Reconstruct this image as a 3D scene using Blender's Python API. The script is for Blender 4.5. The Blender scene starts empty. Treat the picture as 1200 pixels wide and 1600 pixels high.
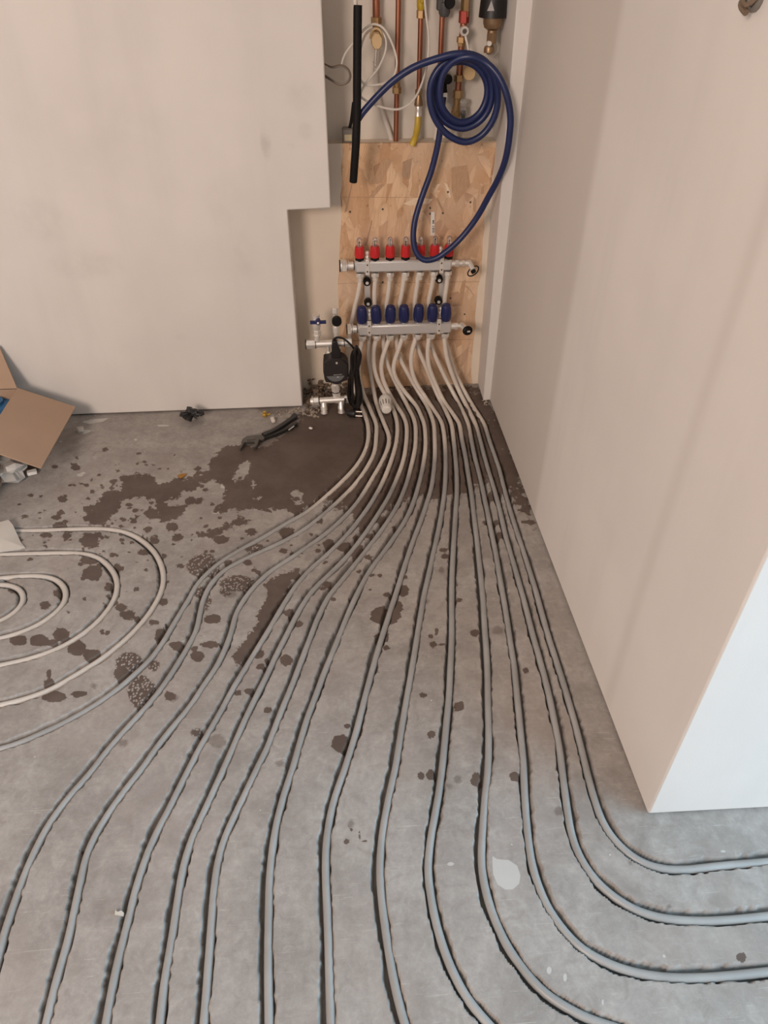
import bpy, bmesh, math, random
import numpy as np
from mathutils import Vector, Matrix

C = bpy.context.scene.collection
random.seed(7)
rng = np.random.default_rng(11)

# ------------------------------------------------------------------ camera
FPX, CX, CY, CAMH = 1150.0, 600.0, 800.0, 1.45
TH = math.atan2(FPX, 1374.0)
PSI = math.radians(4.4)
cam_d = bpy.data.cameras.new('camera')
cam = bpy.data.objects.new('camera', cam_d)
C.objects.link(cam)
cam.location = (0, 0, CAMH)
cam.rotation_euler = (math.pi / 2 - TH, 0, -PSI)
cam_d.sensor_fit = 'HORIZONTAL'
cam_d.sensor_width = 36.0
cam_d.lens = FPX / 1200.0 * 36.0
cam_d.clip_start = 0.02
bpy.context.scene.camera = cam

# ------------------------------------------------------------------ light
vs = bpy.context.scene.view_settings
vs.view_transform = 'Standard'
vs.look = 'None'
vs.gamma = 1.0
vs.use_curve_mapping = False
vs.exposure = 0.0
W = bpy.data.worlds.new('room_light')
bpy.context.scene.world = W
W.use_nodes = True
bg = W.node_tree.nodes['Background']
bg.inputs[0].default_value = (1.0, 0.85, 0.77, 1)
bg.inputs[1].default_value = 0.50

def area(name, loc, target, sx, sy, power, col):
    l = bpy.data.lights.new(name, 'AREA')
    l.shape = 'RECTANGLE'
    l.size, l.size_y = sx, sy
    l.energy = power
    l.color = col
    o = bpy.data.objects.new(name, l)
    C.objects.link(o)
    o.location = loc
    o.rotation_euler = (Vector(target) - Vector(loc)).to_track_quat('-Z', 'Y').to_euler()
    return o
# warm work light spilling in from the room on the left, daylight from the glazing on the right
area('warm_light_left', (-1.75, -1.75, 2.2), (-0.1, 2.0, 0.4), 1.0, 1.2, 101, (1.0, 0.81, 0.70))
area('daylight_right', (3.2, -0.75, 1.35), (0.2, 0.35, 0.2), 2.4, 2.0, 140, (0.38, 0.735, 1.0))

# ------------------------------------------------------------------ picture <-> room geometry
R_ = Vector((math.cos(PSI), -math.sin(PSI), 0))
F_ = Vector((math.sin(PSI) * math.cos(TH), math.cos(PSI) * math.cos(TH), -math.sin(TH)))
D_ = Vector((-math.sin(PSI) * math.sin(TH), -math.cos(PSI) * math.sin(TH), -math.cos(TH)))
def ray(u, v):
    return R_ * ((u - CX) / FPX) + F_ + D_ * ((v - CY) / FPX)
def floor_pt(u, v, z=0.0):
    d = ray(u, v)
    t = (z - CAMH) / d.z
    return Vector((d.x * t, d.y * t, z))
def at_y(u, v, y):
    d = ray(u, v)
    t = y / d.y
    return Vector((d.x * t, y, CAMH + d.z * t))
def on_plane(u, v, p0, dirn):
    n = Vector((-dirn.y, dirn.x, 0))
    d = ray(u, v)
    t = (p0 - Vector((0, 0, CAMH))).dot(n) / d.dot(n)
    return Vector((0, 0, CAMH)) + d * t
YO = floor_pt(640, 603).y              # front of the chipboard
def wp(u, v, d=0.0):                   # a point d metres in front of the chipboard
    return at_y(u, v, YO - d)

# ------------------------------------------------------------------ mesh helpers
def catmull(pts, step=0.01, closed=False):
    pts = [Vector(p) for p in pts]
    n = len(pts)
    out = []
    rngi = range(n if closed else n - 1)
    for i in rngi:
        if closed:
            p0, p1, p2, p3 = pts[i - 1], pts[i], pts[(i + 1) % n], pts[(i + 2) % n]
        else:
            p0 = pts[i - 1] if i > 0 else pts[0] * 2 - pts[1]
            p1, p2 = pts[i], pts[i + 1]
            p3 = pts[i + 2] if i + 2 < n else pts[-1] * 2 - pts[-2]
        a = math.sqrt(max((p1 - p0).length, 1e-6)); b = math.sqrt(max((p2 - p1).length, 1e-6)); c = math.sqrt(max((p3 - p2).length, 1e-6))
        m1 = (p2 - p1) + ((p1 - p0) / a - (p2 - p0) / (a + b)) * b
        m2 = (p2 - p1) + ((p3 - p2) / c - (p3 - p1) / (b + c)) * b
        k = max(2, int((p2 - p1).length / step))
        for j in range(k):
            t = j / k
            t2, t3 = t * t, t * t * t
            out.append(p1 * (2 * t3 - 3 * t2 + 1) + m1 * (t3 - 2 * t2 + t) + p2 * (-2 * t3 + 3 * t2) + m2 * (t3 - t2))
    if not closed:
        out.append(pts[-1])
    return out

class MB:
    def __init__(s):
        s.v, s.f, s.mi = [], [], []
    def add(s, vs_, fs, mi=0):
        o = len(s.v)
        s.v += [tuple(x) for x in vs_]
        for f in fs:
            s.f.append(tuple(i + o for i in f)); s.mi.append(mi)
        return s
    def tube(s, pts, r, n=10, mi=0, closed=False, caps=True):
        pts = [Vector(p) for p in pts]
        N = len(pts)
        rr = r if isinstance(r, (list, tuple)) else [r] * N
        tang = []
        for i in range(N):
            if closed:
                t = pts[(i + 1) % N] - pts[i - 1]
            else:
                t = pts[min(i + 1, N - 1)] - pts[max(i - 1, 0)]
            tang.append(t.normalized() if t.length > 1e-9 else Vector((0, 0, 1)))
        ref = Vector((0, 0, 1)) if abs(tang[0].z) < 0.9 else Vector((0, 1, 0))
        nrm = (ref - tang[0] * ref.dot(tang[0])).normalized()
        vv, ff = [], []
        for i in range(N):
            nrm = nrm - tang[i] * nrm.dot(tang[i])
            nrm.normalize()
            b = tang[i].cross(nrm)
            for k in range(n):
                a = 2 * math.pi * k / n
                vv.append(pts[i] + (nrm * math.cos(a) + b * math.sin(a)) * rr[i])
        M = N if closed else N - 1
        for i in range(M):
            j = (i + 1) % N
            for k in range(n):
                k2 = (k + 1) % n
                ff.append((i * n + k, i * n + k2, j * n + k2, j * n + k))
        if caps and not closed:
            ff.append(tuple(range(n - 1, -1, -1)))
            ff.append(tuple((N - 1) * n + k for k in range(n)))
        return s.add(vv, ff, mi)
    def lathe(s, p0, p1, prof, n=18, mi=0, rot=0.0):
        p0, p1 = Vector(p0), Vector(p1)
        ax = p1 - p0
        t = ax.normalized()
        ref = Vector((0, 0, 1)) if abs(t.z) < 0.9 else Vector((0, 1, 0))
        a1 = (ref - t * ref.dot(t)).normalized()
        b1 = t.cross(a1)
        vv, ff = [], []
        for (h, r) in prof:
            for k in range(n):
                a = 2 * math.pi * k / n + rot
                vv.append(p0 + ax * h + (a1 * math.cos(a) + b1 * math.sin(a)) * max(r, 1e-5))
        for i in range(len(prof) - 1):
            for k in range(n):
                k2 = (k + 1) % n
                ff.append((i * n + k, i * n + k2, (i + 1) * n + k2, (i + 1) * n + k))
        ff.append(tuple(range(n - 1, -1, -1)))
        ff.append(tuple((len(prof) - 1) * n + k for k in range(n)))
        return s.add(vv, ff, mi)
    def cyl(s, p0, p1, r, n=16, mi=0, ch=0.0, rot=0.0):
        L = (Vector(p1) - Vector(p0)).length
        if ch <= 0:
            return s.lathe(p0, p1, [(0, r), (1, r)], n, mi, rot)
        c = min(ch / L, 0.45)
        return s.lathe(p0, p1, [(0, r - ch), (c, r), (1 - c, r), (1, r - ch)], n, mi, rot)
    def nut(s, p0, p1, r, mi=0, rot=0.3):
        return s.cyl(p0, p1, r, 6, mi, r * 0.08, rot)
    def hull(s, pts, mi=0):
        bm = bmesh.new()
        for p in pts:
            bm.verts.new(p)
        g = bmesh.ops.convex_hull(bm, input=bm.verts[:])
        junk = list({e for e in g['geom_interior'] + g['geom_unused'] if isinstance(e, bmesh.types.BMVert)})
        bmesh.ops.delete(bm, geom=junk, context='VERTS')
        bmesh.ops.dissolve_limit(bm, angle_limit=0.01, verts=bm.verts[:], edges=bm.edges[:])
        bm.verts.index_update()
        s.add([v.co.copy() for v in bm.verts], [[v.index for v in f.verts] for f in bm.faces], mi)
        bm.free()
        return s
    def box(s, c, size, bev=0.0, rot=None, mi=0):
        c = Vector(c)
        hx, hy, hz = [x / 2 for x in size]
        b = min(bev, hx * .9, hy * .9, hz * .9)
        M = rot or Matrix.Identity(3)
        P = []
        for sx in (-1, 1):
            for sy in (-1, 1):
                for sz in (-1, 1):
                    if b > 0:
                        for q in ((hx, hy - b, hz - b), (hx - b, hy, hz - b), (hx - b, hy - b, hz)):
                            P.append(c + M @ Vector((sx * q[0], sy * q[1], sz * q[2])))
                    else:
                        P.append(c + M @ Vector((sx * hx, sy * hy, sz * hz)))
        return s.hull(P, mi)
    def prism(s, poly, vec, mi=0):
        poly = [Vector(p) for p in poly]
        vec = Vector(vec)
        n = len(poly)
        nr = Vector((0, 0, 0))
        for i in range(n):
            nr += poly[i].cross(poly[(i + 1) % n])
        if nr.dot(vec) > 0:
            poly.reverse()
        vv = poly + [p + vec for p in poly]
        ff = [tuple(range(n)), tuple(range(2 * n - 1, n - 1, -1))]
        for i in range(n):
            j = (i + 1) % n
            ff.append((j, i, n + i, n + j))
        return s.add(vv, ff, mi)
    def ball(s, c, r, n=12, mi=0, squash=(1, 1, 1)):
        c = Vector(c)
        prof = [(math.cos(math.pi * i / 8), math.sin(math.pi * i / 8)) for i in range(9)]
        vv, ff = [], []
        for (z, q) in prof:
            for k in range(n):
                a = 2 * math.pi * k / n
                vv.append(c + Vector((math.cos(a) * q * r * squash[0], math.sin(a) * q * r * squash[1], z * r * squash[2])))
        for i in range(8):
            for k in range(n):
                k2 = (k + 1) % n
                ff.append((i * n + k, (i + 1) * n + k, (i + 1) * n + k2, i * n + k2))
        return s.add(vv, ff, mi)
    def build(s, name, mats, parent=None, angle=38, bevel=0.0, label=None):
        me = bpy.data.meshes.new(name)
        me.from_pydata(s.v, [], s.f)
        mats = mats if isinstance(mats, (list, tuple)) else [mats]
        for m in mats:
            me.materials.append(m)
        me.polygons.foreach_set('material_index', s.mi)
        me.polygons.foreach_set('use_smooth', [True] * len(me.polygons))
        me.update()
        me.set_sharp_from_angle(angle=math.radians(angle))
        o = bpy.data.objects.new(name, me)
        C.objects.link(o)
        if parent is not None:
            o.parent = parent
            o.matrix_parent_inverse = parent.matrix_basis.inverted()
        if bevel:
            b = o.modifiers.new('edge_round', 'BEVEL')
            b.width = bevel; b.segments = 2; b.limit_method = 'ANGLE'; b.angle_limit = math.radians(50)
        if label:
            o['label'] = label
        return o

def tag(o, label, cat, group=None, kind=None):
    o['label'] = label
    if cat: o['category'] = cat
    if group: o['group'] = group
    if kind: o['kind'] = kind
    return o
def thing(name, loc, label, cat, group=None):
    o = bpy.data.objects.new(name, None)
    C.objects.link(o)
    o.location = loc
    o.empty_display_size = 0.03
    o.matrix_basis = Matrix.Translation(loc)
    return tag(o, label, cat, group)
def structure(o):
    o['kind'] = 'structure'
    return o

# ------------------------------------------------------------------ materials
def nodes_of(m):
    m.use_nodes = True
    return m.node_tree.nodes, m.node_tree.links, m.node_tree.nodes['Principled BSDF']
def mat(name, col, rough=0.5, metal=0.0, var=0.12, scale=40.0, bump=0.0, stretch=(1, 1, 1), trans=0.0, spec=0.5, coat=0.0):
    m = bpy.data.materials.new(name)
    N, L, P = nodes_of(m)
    tc = N.new('ShaderNodeTexCoord'); mp = N.new('ShaderNodeMapping'); mp.inputs['Scale'].default_value = stretch
    L.new(tc.outputs['Object'], mp.inputs[0])
    nz = N.new('ShaderNodeTexNoise'); nz.inputs['Scale'].default_value = scale; nz.inputs['Detail'].default_value = 5
    L.new(mp.outputs[0], nz.inputs['Vector'])
    mx = N.new('ShaderNodeMix'); mx.data_type = 'RGBA'
    a = [max(0, c * (1 - var)) for c in col]; b = [min(1, c * (1 + var)) for c in col]
    mx.inputs['A'].default_value = (*a, 1); mx.inputs['B'].default_value = (*b, 1)
    L.new(nz.outputs[0], mx.inputs['Factor'])
    L.new(mx.outputs['Result'], P.inputs['Base Color'])
    P.inputs['Roughness'].default_value = rough
    P.inputs['Metallic'].default_value = metal
    P.inputs['Specular IOR Level'].default_value = spec
    if trans: P.inputs['Transmission Weight'].default_value = trans
    if coat: P.inputs['Coat Weight'].default_value = coat
    if bump:
        bp = N.new('ShaderNodeBump'); bp.inputs['Strength'].default_value = bump; bp.inputs['Distance'].default_value = 0.003
        L.new(nz.outputs[0], bp.inputs['Height']); L.new(bp.outputs[0], P.inputs['Normal'])
    return m

def math_node(N, L, op, a, b=None, c=None):
    n = N.new('ShaderNodeMath'); n.operation = op
    for i, x in enumerate((a, b, c)):
        if x is None: continue
        if hasattr(x, 'is_output'): L.new(x, n.inputs[i])
        else: n.inputs[i].default_value = x
    return n.outputs[0]
def mix_col(N, L, fac, a, b, blend='MIX'):
    n = N.new('ShaderNodeMix'); n.data_type = 'RGBA'; n.blend_type = blend
    for k, x in (('Factor', fac), ('A', a), ('B', b)):
        if hasattr(x, 'is_output'): L.new(x, n.inputs[k])
        elif k == 'Factor': n.inputs[k].default_value = x
        else: n.inputs[k].default_value = (*x, 1)
    return n.outputs['Result']
def ramp(N, L, x, lo, hi, a=0.0, b=1.0):
    n = N.new('ShaderNodeMapRange'); n.interpolation_type = 'SMOOTHSTEP'
    L.new(x, n.inputs[0])
    for i, q in zip((1, 2, 3, 4), (lo, hi, a, b)): n.inputs[i].default_value = q
    return n.outputs[0]
def noise(N, L, vec, scale, detail=4, rough=0.55, dist=0.0):
    n = N.new('ShaderNodeTexNoise')
    n.inputs['Scale'].default_value = scale; n.inputs['Detail'].default_value = detail
    n.inputs['Roughness'].default_value = rough; n.inputs['Distortion'].default_value = dist
    L.new(vec, n.inputs['Vector'])
    return n.outputs[0]
def mapping(N, L, scale=(1, 1, 1), rot=(0, 0, 0)):
    tc = N.new('ShaderNodeTexCoord'); mp = N.new('ShaderNodeMapping')
    mp.inputs['Scale'].default_value = scale; mp.inputs['Rotation'].default_value = rot
    L.new(tc.outputs['Object'], mp.inputs[0])
    return mp.outputs[0]
def attr(N, name):
    n = N.new('ShaderNodeAttribute'); n.attribute_name = name
    return n.outputs['Fac']

def plaster(name, col, tone_bands=None, blot=0.06, spots=()):
    m = bpy.data.materials.new(name)
    N, L, P = nodes_of(m)
    v = mapping(N, L); vs_ = mapping(N, L, (3, 3, 0.35))
    n1 = noise(N, L, v, 2.2, 3); n2 = noise(N, L, vs_, 3.0, 4); n3 = noise(N, L, v, 220, 2)
    c = mix_col(N, L, ramp(N, L, n1, 0.3, 0.7), [x * (1 - blot) for x in col], [x * (1 + blot * .4) for x in col])
    c = mix_col(N, L, math_node(N, L, 'MULTIPLY', ramp(N, L, n2, 0.45, 0.8), 0.35), c, [x * 0.86 for x in col])
    sep = N.new('ShaderNodeSeparateXYZ'); L.new(v, sep.inputs[0])
    if tone_bands:                          # darker vertical bands running up the wall
        for (y0, y1, soft0, soft1, tint, amt) in tone_bands:
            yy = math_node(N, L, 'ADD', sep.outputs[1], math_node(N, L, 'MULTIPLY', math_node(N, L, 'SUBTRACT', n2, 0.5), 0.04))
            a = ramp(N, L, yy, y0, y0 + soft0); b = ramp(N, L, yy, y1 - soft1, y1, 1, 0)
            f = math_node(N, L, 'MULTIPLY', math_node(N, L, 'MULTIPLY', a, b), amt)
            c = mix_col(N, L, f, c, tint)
    for (x, z, rx, rz, amt) in spots:  # hand marks and smudges
        dx = math_node(N, L, 'DIVIDE', math_node(N, L, 'SUBTRACT', sep.outputs[0], x), rx)
        dz = math_node(N, L, 'DIVIDE', math_node(N, L, 'SUBTRACT', sep.outputs[2], z), rz)
        d = math_node(N, L, 'ADD', math_node(N, L, 'MULTIPLY', dx, dx), math_node(N, L, 'MULTIPLY', dz, dz))
        f = math_node(N, L, 'MULTIPLY', ramp(N, L, d, 0.0, 1.0, 1, 0), math_node(N, L, 'MULTIPLY', ramp(N, L, noise(N, L, v, 16, 5), 0.3, 0.75), amt * 0.42))
        c = mix_col(N, L, f, c, (0.36, 0.33, 0.30))
    L.new(c, P.inputs['Base Color'])
    P.inputs['Roughness'].default_value = 0.85
    P.inputs['Specular IOR Level'].default_value = 0.2
    bp = N.new('ShaderNodeBump'); bp.inputs['Strength'].default_value = 0.08; bp.inputs['Distance'].default_value = 0.002
    L.new(n3, bp.inputs['Height']); L.new(bp.outputs[0], P.inputs['Normal'])
    return m

def osb_material():
    m = bpy.data.materials.new('chipboard_flakes')
    N, L, P = nodes_of(m)
    tc = N.new('ShaderNodeTexCoord')
    c = None
    warp = N.new('ShaderNodeTexNoise'); warp.inputs['Scale'].default_value = 14; warp.inputs['Detail'].default_value = 4
    L.new(tc.outputs['Object'], warp.inputs['Vector'])
    layers = ((0.35, 0.30, 17, 0), (1.30, 0.26, 21, .40), (-0.55, 0.24, 24, .45), (-1.15, 0.30, 15, .55), (0.75, 0.22, 30, .50), (0.05, 0.25, 19, .62), (-0.2, 0.4, 42, .6))
    for i, (ang, sy, sc, thr) in enumerate(layers):
        av = N.new('ShaderNodeVectorMath'); av.operation = 'MULTIPLY_ADD'
        L.new(warp.outputs['Color'], av.inputs[0]); av.inputs[1].default_value = (0.022, 0.0, 0.022); L.new(tc.outputs['Object'], av.inputs[2])
        rt = N.new('ShaderNodeMapping'); rt.inputs['Rotation'].default_value = (0, ang, 0); rt.inputs['Location'].default_value = (i * 3.1, 0, i * 1.7)
        L.new(av.outputs[0], rt.inputs[0])
        mp = N.new('ShaderNodeMapping'); mp.inputs['Scale'].default_value = (1, 0.01, sy); L.new(rt.outputs[0], mp.inputs[0])
        vo = N.new('ShaderNodeTexVoronoi'); vo.inputs['Scale'].default_value = sc
        L.new(mp.outputs[0], vo.inputs['Vector'])
        sp = N.new('ShaderNodeSeparateColor'); L.new(vo.outputs['Color'], sp.inputs[0])
        mp2 = N.new('ShaderNodeMapping'); mp2.inputs['Scale'].default_value = (16, 1, 1.0); L.new(rt.outputs[0], mp2.inputs[0])
        fib = noise(N, L, mp2.outputs[0], 16, 4, 0.65)
        cr = N.new('ShaderNodeValToRGB')
        cr.color_ramp.elements[0].position = 0.0; cr.color_ramp.elements[0].color = (0.44, 0.245, 0.135, 1)
        cr.color_ramp.elements[1].position = 1.0; cr.color_ramp.elements[1].color = (0.84, 0.61, 0.40, 1)
        e = cr.color_ramp.elements.new(0.10); e.color = (0.62, 0.38, 0.215, 1)
        e = cr.color_ramp.elements.new(0.55); e.color = (0.73, 0.485, 0.29, 1)
        L.new(sp.outputs[0], cr.inputs[0])
        col = mix_col(N, L, math_node(N, L, 'MULTIPLY', ramp(N, L, fib, 0.42, 0.72), 0.42), cr.outputs[0], (0.46, 0.26, 0.14))
        rim = ramp(N, L, vo.outputs['Distance'], 0.42, 0.75, 0.0, 0.30)      # shaded, slightly lifted flake ends
        col = mix_col(N, L, rim, col, (0.42, 0.24, 0.13))
        if c is None: c = col
        else: c = mix_col(N, L, ramp(N, L, sp.outputs[1], thr, thr + 0.02), c, col)
    nz = noise(N, L, tc.outputs['Object'], 55, 5, 0.65)
    c = mix_col(N, L, math_node(N, L, 'MULTIPLY', ramp(N, L, nz, 0.62, 0.72), 0.7), c, (0.27, 0.14, 0.075))
    c = mix_col(N, L, math_node(N, L, 'MULTIPLY', ramp(N, L, nz, 0.30, 0.38, 1, 0), 0.55), c, (0.86, 0.70, 0.52))
    dust = noise(N, L, tc.outputs['Object'], 5, 4)
    c = mix_col(N, L, math_node(N, L, 'MULTIPLY', ramp(N, L, dust, 0.35, 0.75), 0.45), c, (0.74, 0.60, 0.48))
    L.new(c, P.inputs['Base Color'])
    P.inputs['Roughness'].default_value = 0.7
    P.inputs['Specular IOR Level'].default_value = 0.25
    bp = N.new('ShaderNodeBump'); bp.inputs['Strength'].default_value = 0.3; bp.inputs['Distance'].default_value = 0.002
    L.new(nz, bp.inputs['Height']); L.new(bp.outputs[0], P.inputs['Normal'])
    return m

def floor_material():
    m = bpy.data.materials.new('milled_concrete')
    N, L, P = nodes_of(m)
    v = mapping(N, L)
    big = noise(N, L, v, 2.0, 5, 0.6); mid = noise(N, L, v, 9, 6, 0.65); fine = noise(N, L, v, 90, 5, 0.7)
    grit = noise(N, L, v, 420, 2)
    sv = mapping(N, L, (1.0, 14, 1), (0, 0, 0.5)); scr = noise(N, L, sv, 12, 5, 0.6)
    c = mix_col(N, L, ramp(N, L, big, 0.3, 0.7), (0.27, 0.245, 0.225), (0.385, 0.355, 0.33))
    c = mix_col(N, L, ramp(N, L, mid, 0.35, 0.7), c, mix_col(N, L, 0.75, c, (0.47, 0.44, 0.41)))
    c = mix_col(N, L, math_node(N, L, 'MULTIPLY', ramp(N, L, fine, 0.35, 0.75, 1, 0), 0.28), c, (0.20, 0.18, 0.16))
    c = mix_col(N, L, math_node(N, L, 'MULTIPLY', ramp(N, L, scr, 0.62, 0.72), 0.35), c, (0.52, 0.49, 0.455))
    c = mix_col(N, L, math_node(N, L, 'MULTIPLY', ramp(N, L, grit, 0.55, 0.75), 0.3), c, (0.50, 0.47, 0.44))
    m35 = noise(N, L, v, 34, 5, 0.6, 0.6)
    c = mix_col(N, L, math_node(N, L, 'MULTIPLY', ramp(N, L, m35, 0.32, 0.52, 1, 0), 0.34), c, (0.215, 0.19, 0.168))
    c = mix_col(N, L, math_node(N, L, 'MULTIPLY', ramp(N, L, m35, 0.54, 0.74), 0.34), c, (0.50, 0.465, 0.435))
    pk = noise(N, L, v, 3.3, 4, 0.6)
    c = mix_col(N, L, math_node(N, L, 'MULTIPLY', ramp(N, L, pk, 0.45, 0.7), 0.4), c, (0.36, 0.30, 0.268))
    for rz, sc, lo in ((1.1, 9, 0.66), (-0.35, 11, 0.67), (2.0, 7, 0.68)):        # trowel scratches
        sx = noise(N, L, mapping(N, L, (1.0, 26, 1), (0, 0, rz)), sc, 4, 0.6, 0.4)
        c = mix_col(N, L, math_node(N, L, 'MULTIPLY', ramp(N, L, sx, lo, lo + 0.05), 0.38), c, (0.56, 0.525, 0.49))
    # specks of plaster
    vo = N.new('ShaderNodeTexVoronoi'); vo.inputs['Scale'].default_value = 26; L.new(v, vo.inputs['Vector'])
    sp = N.new('ShaderNodeSeparateColor'); L.new(vo.outputs['Color'], sp.inputs[0])
    speck = math_node(N, L, 'MULTIPLY', math_node(N, L, 'LESS_THAN', vo.outputs['Distance'], math_node(N, L, 'MULTIPLY', sp.outputs[1], 0.075)), math_node(N, L, 'GREATER_THAN', sp.outputs[0], 0.80))
    c = mix_col(N, L, math_node(N, L, 'MULTIPLY', speck, 0.6), c, (0.62, 0.59, 0.55))
    # shade down in the grooves, painted darker into the colour
    c = mix_col(N, L, attr(N, 'groove'), c, (0.13, 0.115, 0.10))
    # white plaster smears
    edge = math_node(N, L, 'MULTIPLY', math_node(N, L, 'SUBTRACT', mid, 0.5), 0.012)
    pale = ramp(N, L, math_node(N, L, 'ADD', attr(N, 'pale'), edge), -0.0015, 0.0015, 1, 0)
    c = mix_col(N, L, math_node(N, L, 'MULTIPLY', pale, 0.78), c, (0.56, 0.545, 0.515))
    # water: wet patches with ragged edges, half dried damp patches, tread prints
    rag = math_node(N, L, 'ADD', math_node(N, L, 'MULTIPLY', math_node(N, L, 'SUBTRACT', noise(N, L, v, 30, 6, 0.72), 0.5), 0.036),
                    math_node(N, L, 'MULTIPLY', math_node(N, L, 'SUBTRACT', noise(N, L, v, 130, 3), 0.5), 0.010))
    wet = ramp(N, L, math_node(N, L, 'ADD', attr(N, 'wet'), rag), -0.0012, 0.0012, 1, 0)
    rag2 = math_node(N, L, 'MULTIPLY', math_node(N, L, 'SUBTRACT', noise(N, L, v, 26, 6, 0.7), 0.5), 0.16)
    part = ramp(N, L, math_node(N, L, 'ADD', attr(N, 'patchy'), rag2), -0.004, 0.004, 1, 0)
    ck = N.new('ShaderNodeTexVoronoi'); ck.inputs['Scale'].default_value = 150
    L.new(mapping(N, L, (1, 0.8, 1), (0, 0, 0.6)), ck.inputs['Vector'])
    rag3 = math_node(N, L, 'ADD', math_node(N, L, 'MULTIPLY', math_node(N, L, 'SUBTRACT', noise(N, L, v, 22, 7, 0.72), 0.5), 0.075), math_node(N, L, 'MULTIPLY', math_node(N, L, 'SUBTRACT', noise(N, L, v, 90, 4), 0.5), 0.022))
    part = math_node(N, L, 'MAXIMUM', part, ramp(N, L, math_node(N, L, 'ADD', attr(N, 'pool'), rag3), -0.0015, 0.0015, 1, 0))
    tr = math_node(N, L, 'MULTIPLY', ramp(N, L, math_node(N, L, 'ADD', attr(N, 'tread'), rag), -0.004, 0.004, 1, 0), ramp(N, L, ck.outputs['Distance'], 0.30, 0.45))
    damp = math_node(N, L, 'MULTIPLY', ramp(N, L, math_node(N, L, 'ADD', attr(N, 'damp'), rag), -0.006, 0.006, 1, 0), 0.55)
    w = math_node(N, L, 'MAXIMUM', math_node(N, L, 'MAXIMUM', wet, part), math_node(N, L, 'MAXIMUM', tr, damp))
    c = mix_col(N, L, math_node(N, L, 'MULTIPLY', w, 0.93), c, mix_col(N, L, ramp(N, L, mid, 0.3, 0.7), (0.084, 0.057, 0.044), (0.115, 0.083, 0.066)))
    L.new(c, P.inputs['Base Color'])
    L.new(math_node(N, L, 'SUBTRACT', 0.78, math_node(N, L, 'MULTIPLY', w, 0.22)), P.inputs['Roughness'])
    P.inputs['Specular IOR Level'].default_value = 0.3
    bp = N.new('ShaderNodeBump'); bp.inputs['Strength'].default_value = 0.25; bp.inputs['Distance'].default_value = 0.0015
    L.new(fine, bp.inputs['Height']); L.new(bp.outputs[0], P.inputs['Normal'])
    return m

def pipe_material():
    m = bpy.data.materials.new('plastic_heating_pipe')
    N, L, P = nodes_of(m)
    v = mapping(N, L)
    n1 = noise(N, L, v, 8, 4); n2 = noise(N, L, v, 60, 3)
    white = mix_col(N, L, n2, (0.68, 0.61, 0.54), (0.78, 0.71, 0.63))
    grey = mix_col(N, L, ramp(N, L, n1, 0.3, 0.7), (0.30, 0.295, 0.285), (0.375, 0.37, 0.36))
    c = mix_col(N, L, attr(N, 'greying'), white, grey)   # greyer over the length that lies in the floor
    L.new(c, P.inputs['Base Color'])
    P.inputs['Roughness'].default_value = 0.38
    P.inputs['Specular IOR Level'].default_value = 0.45
    return m

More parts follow.
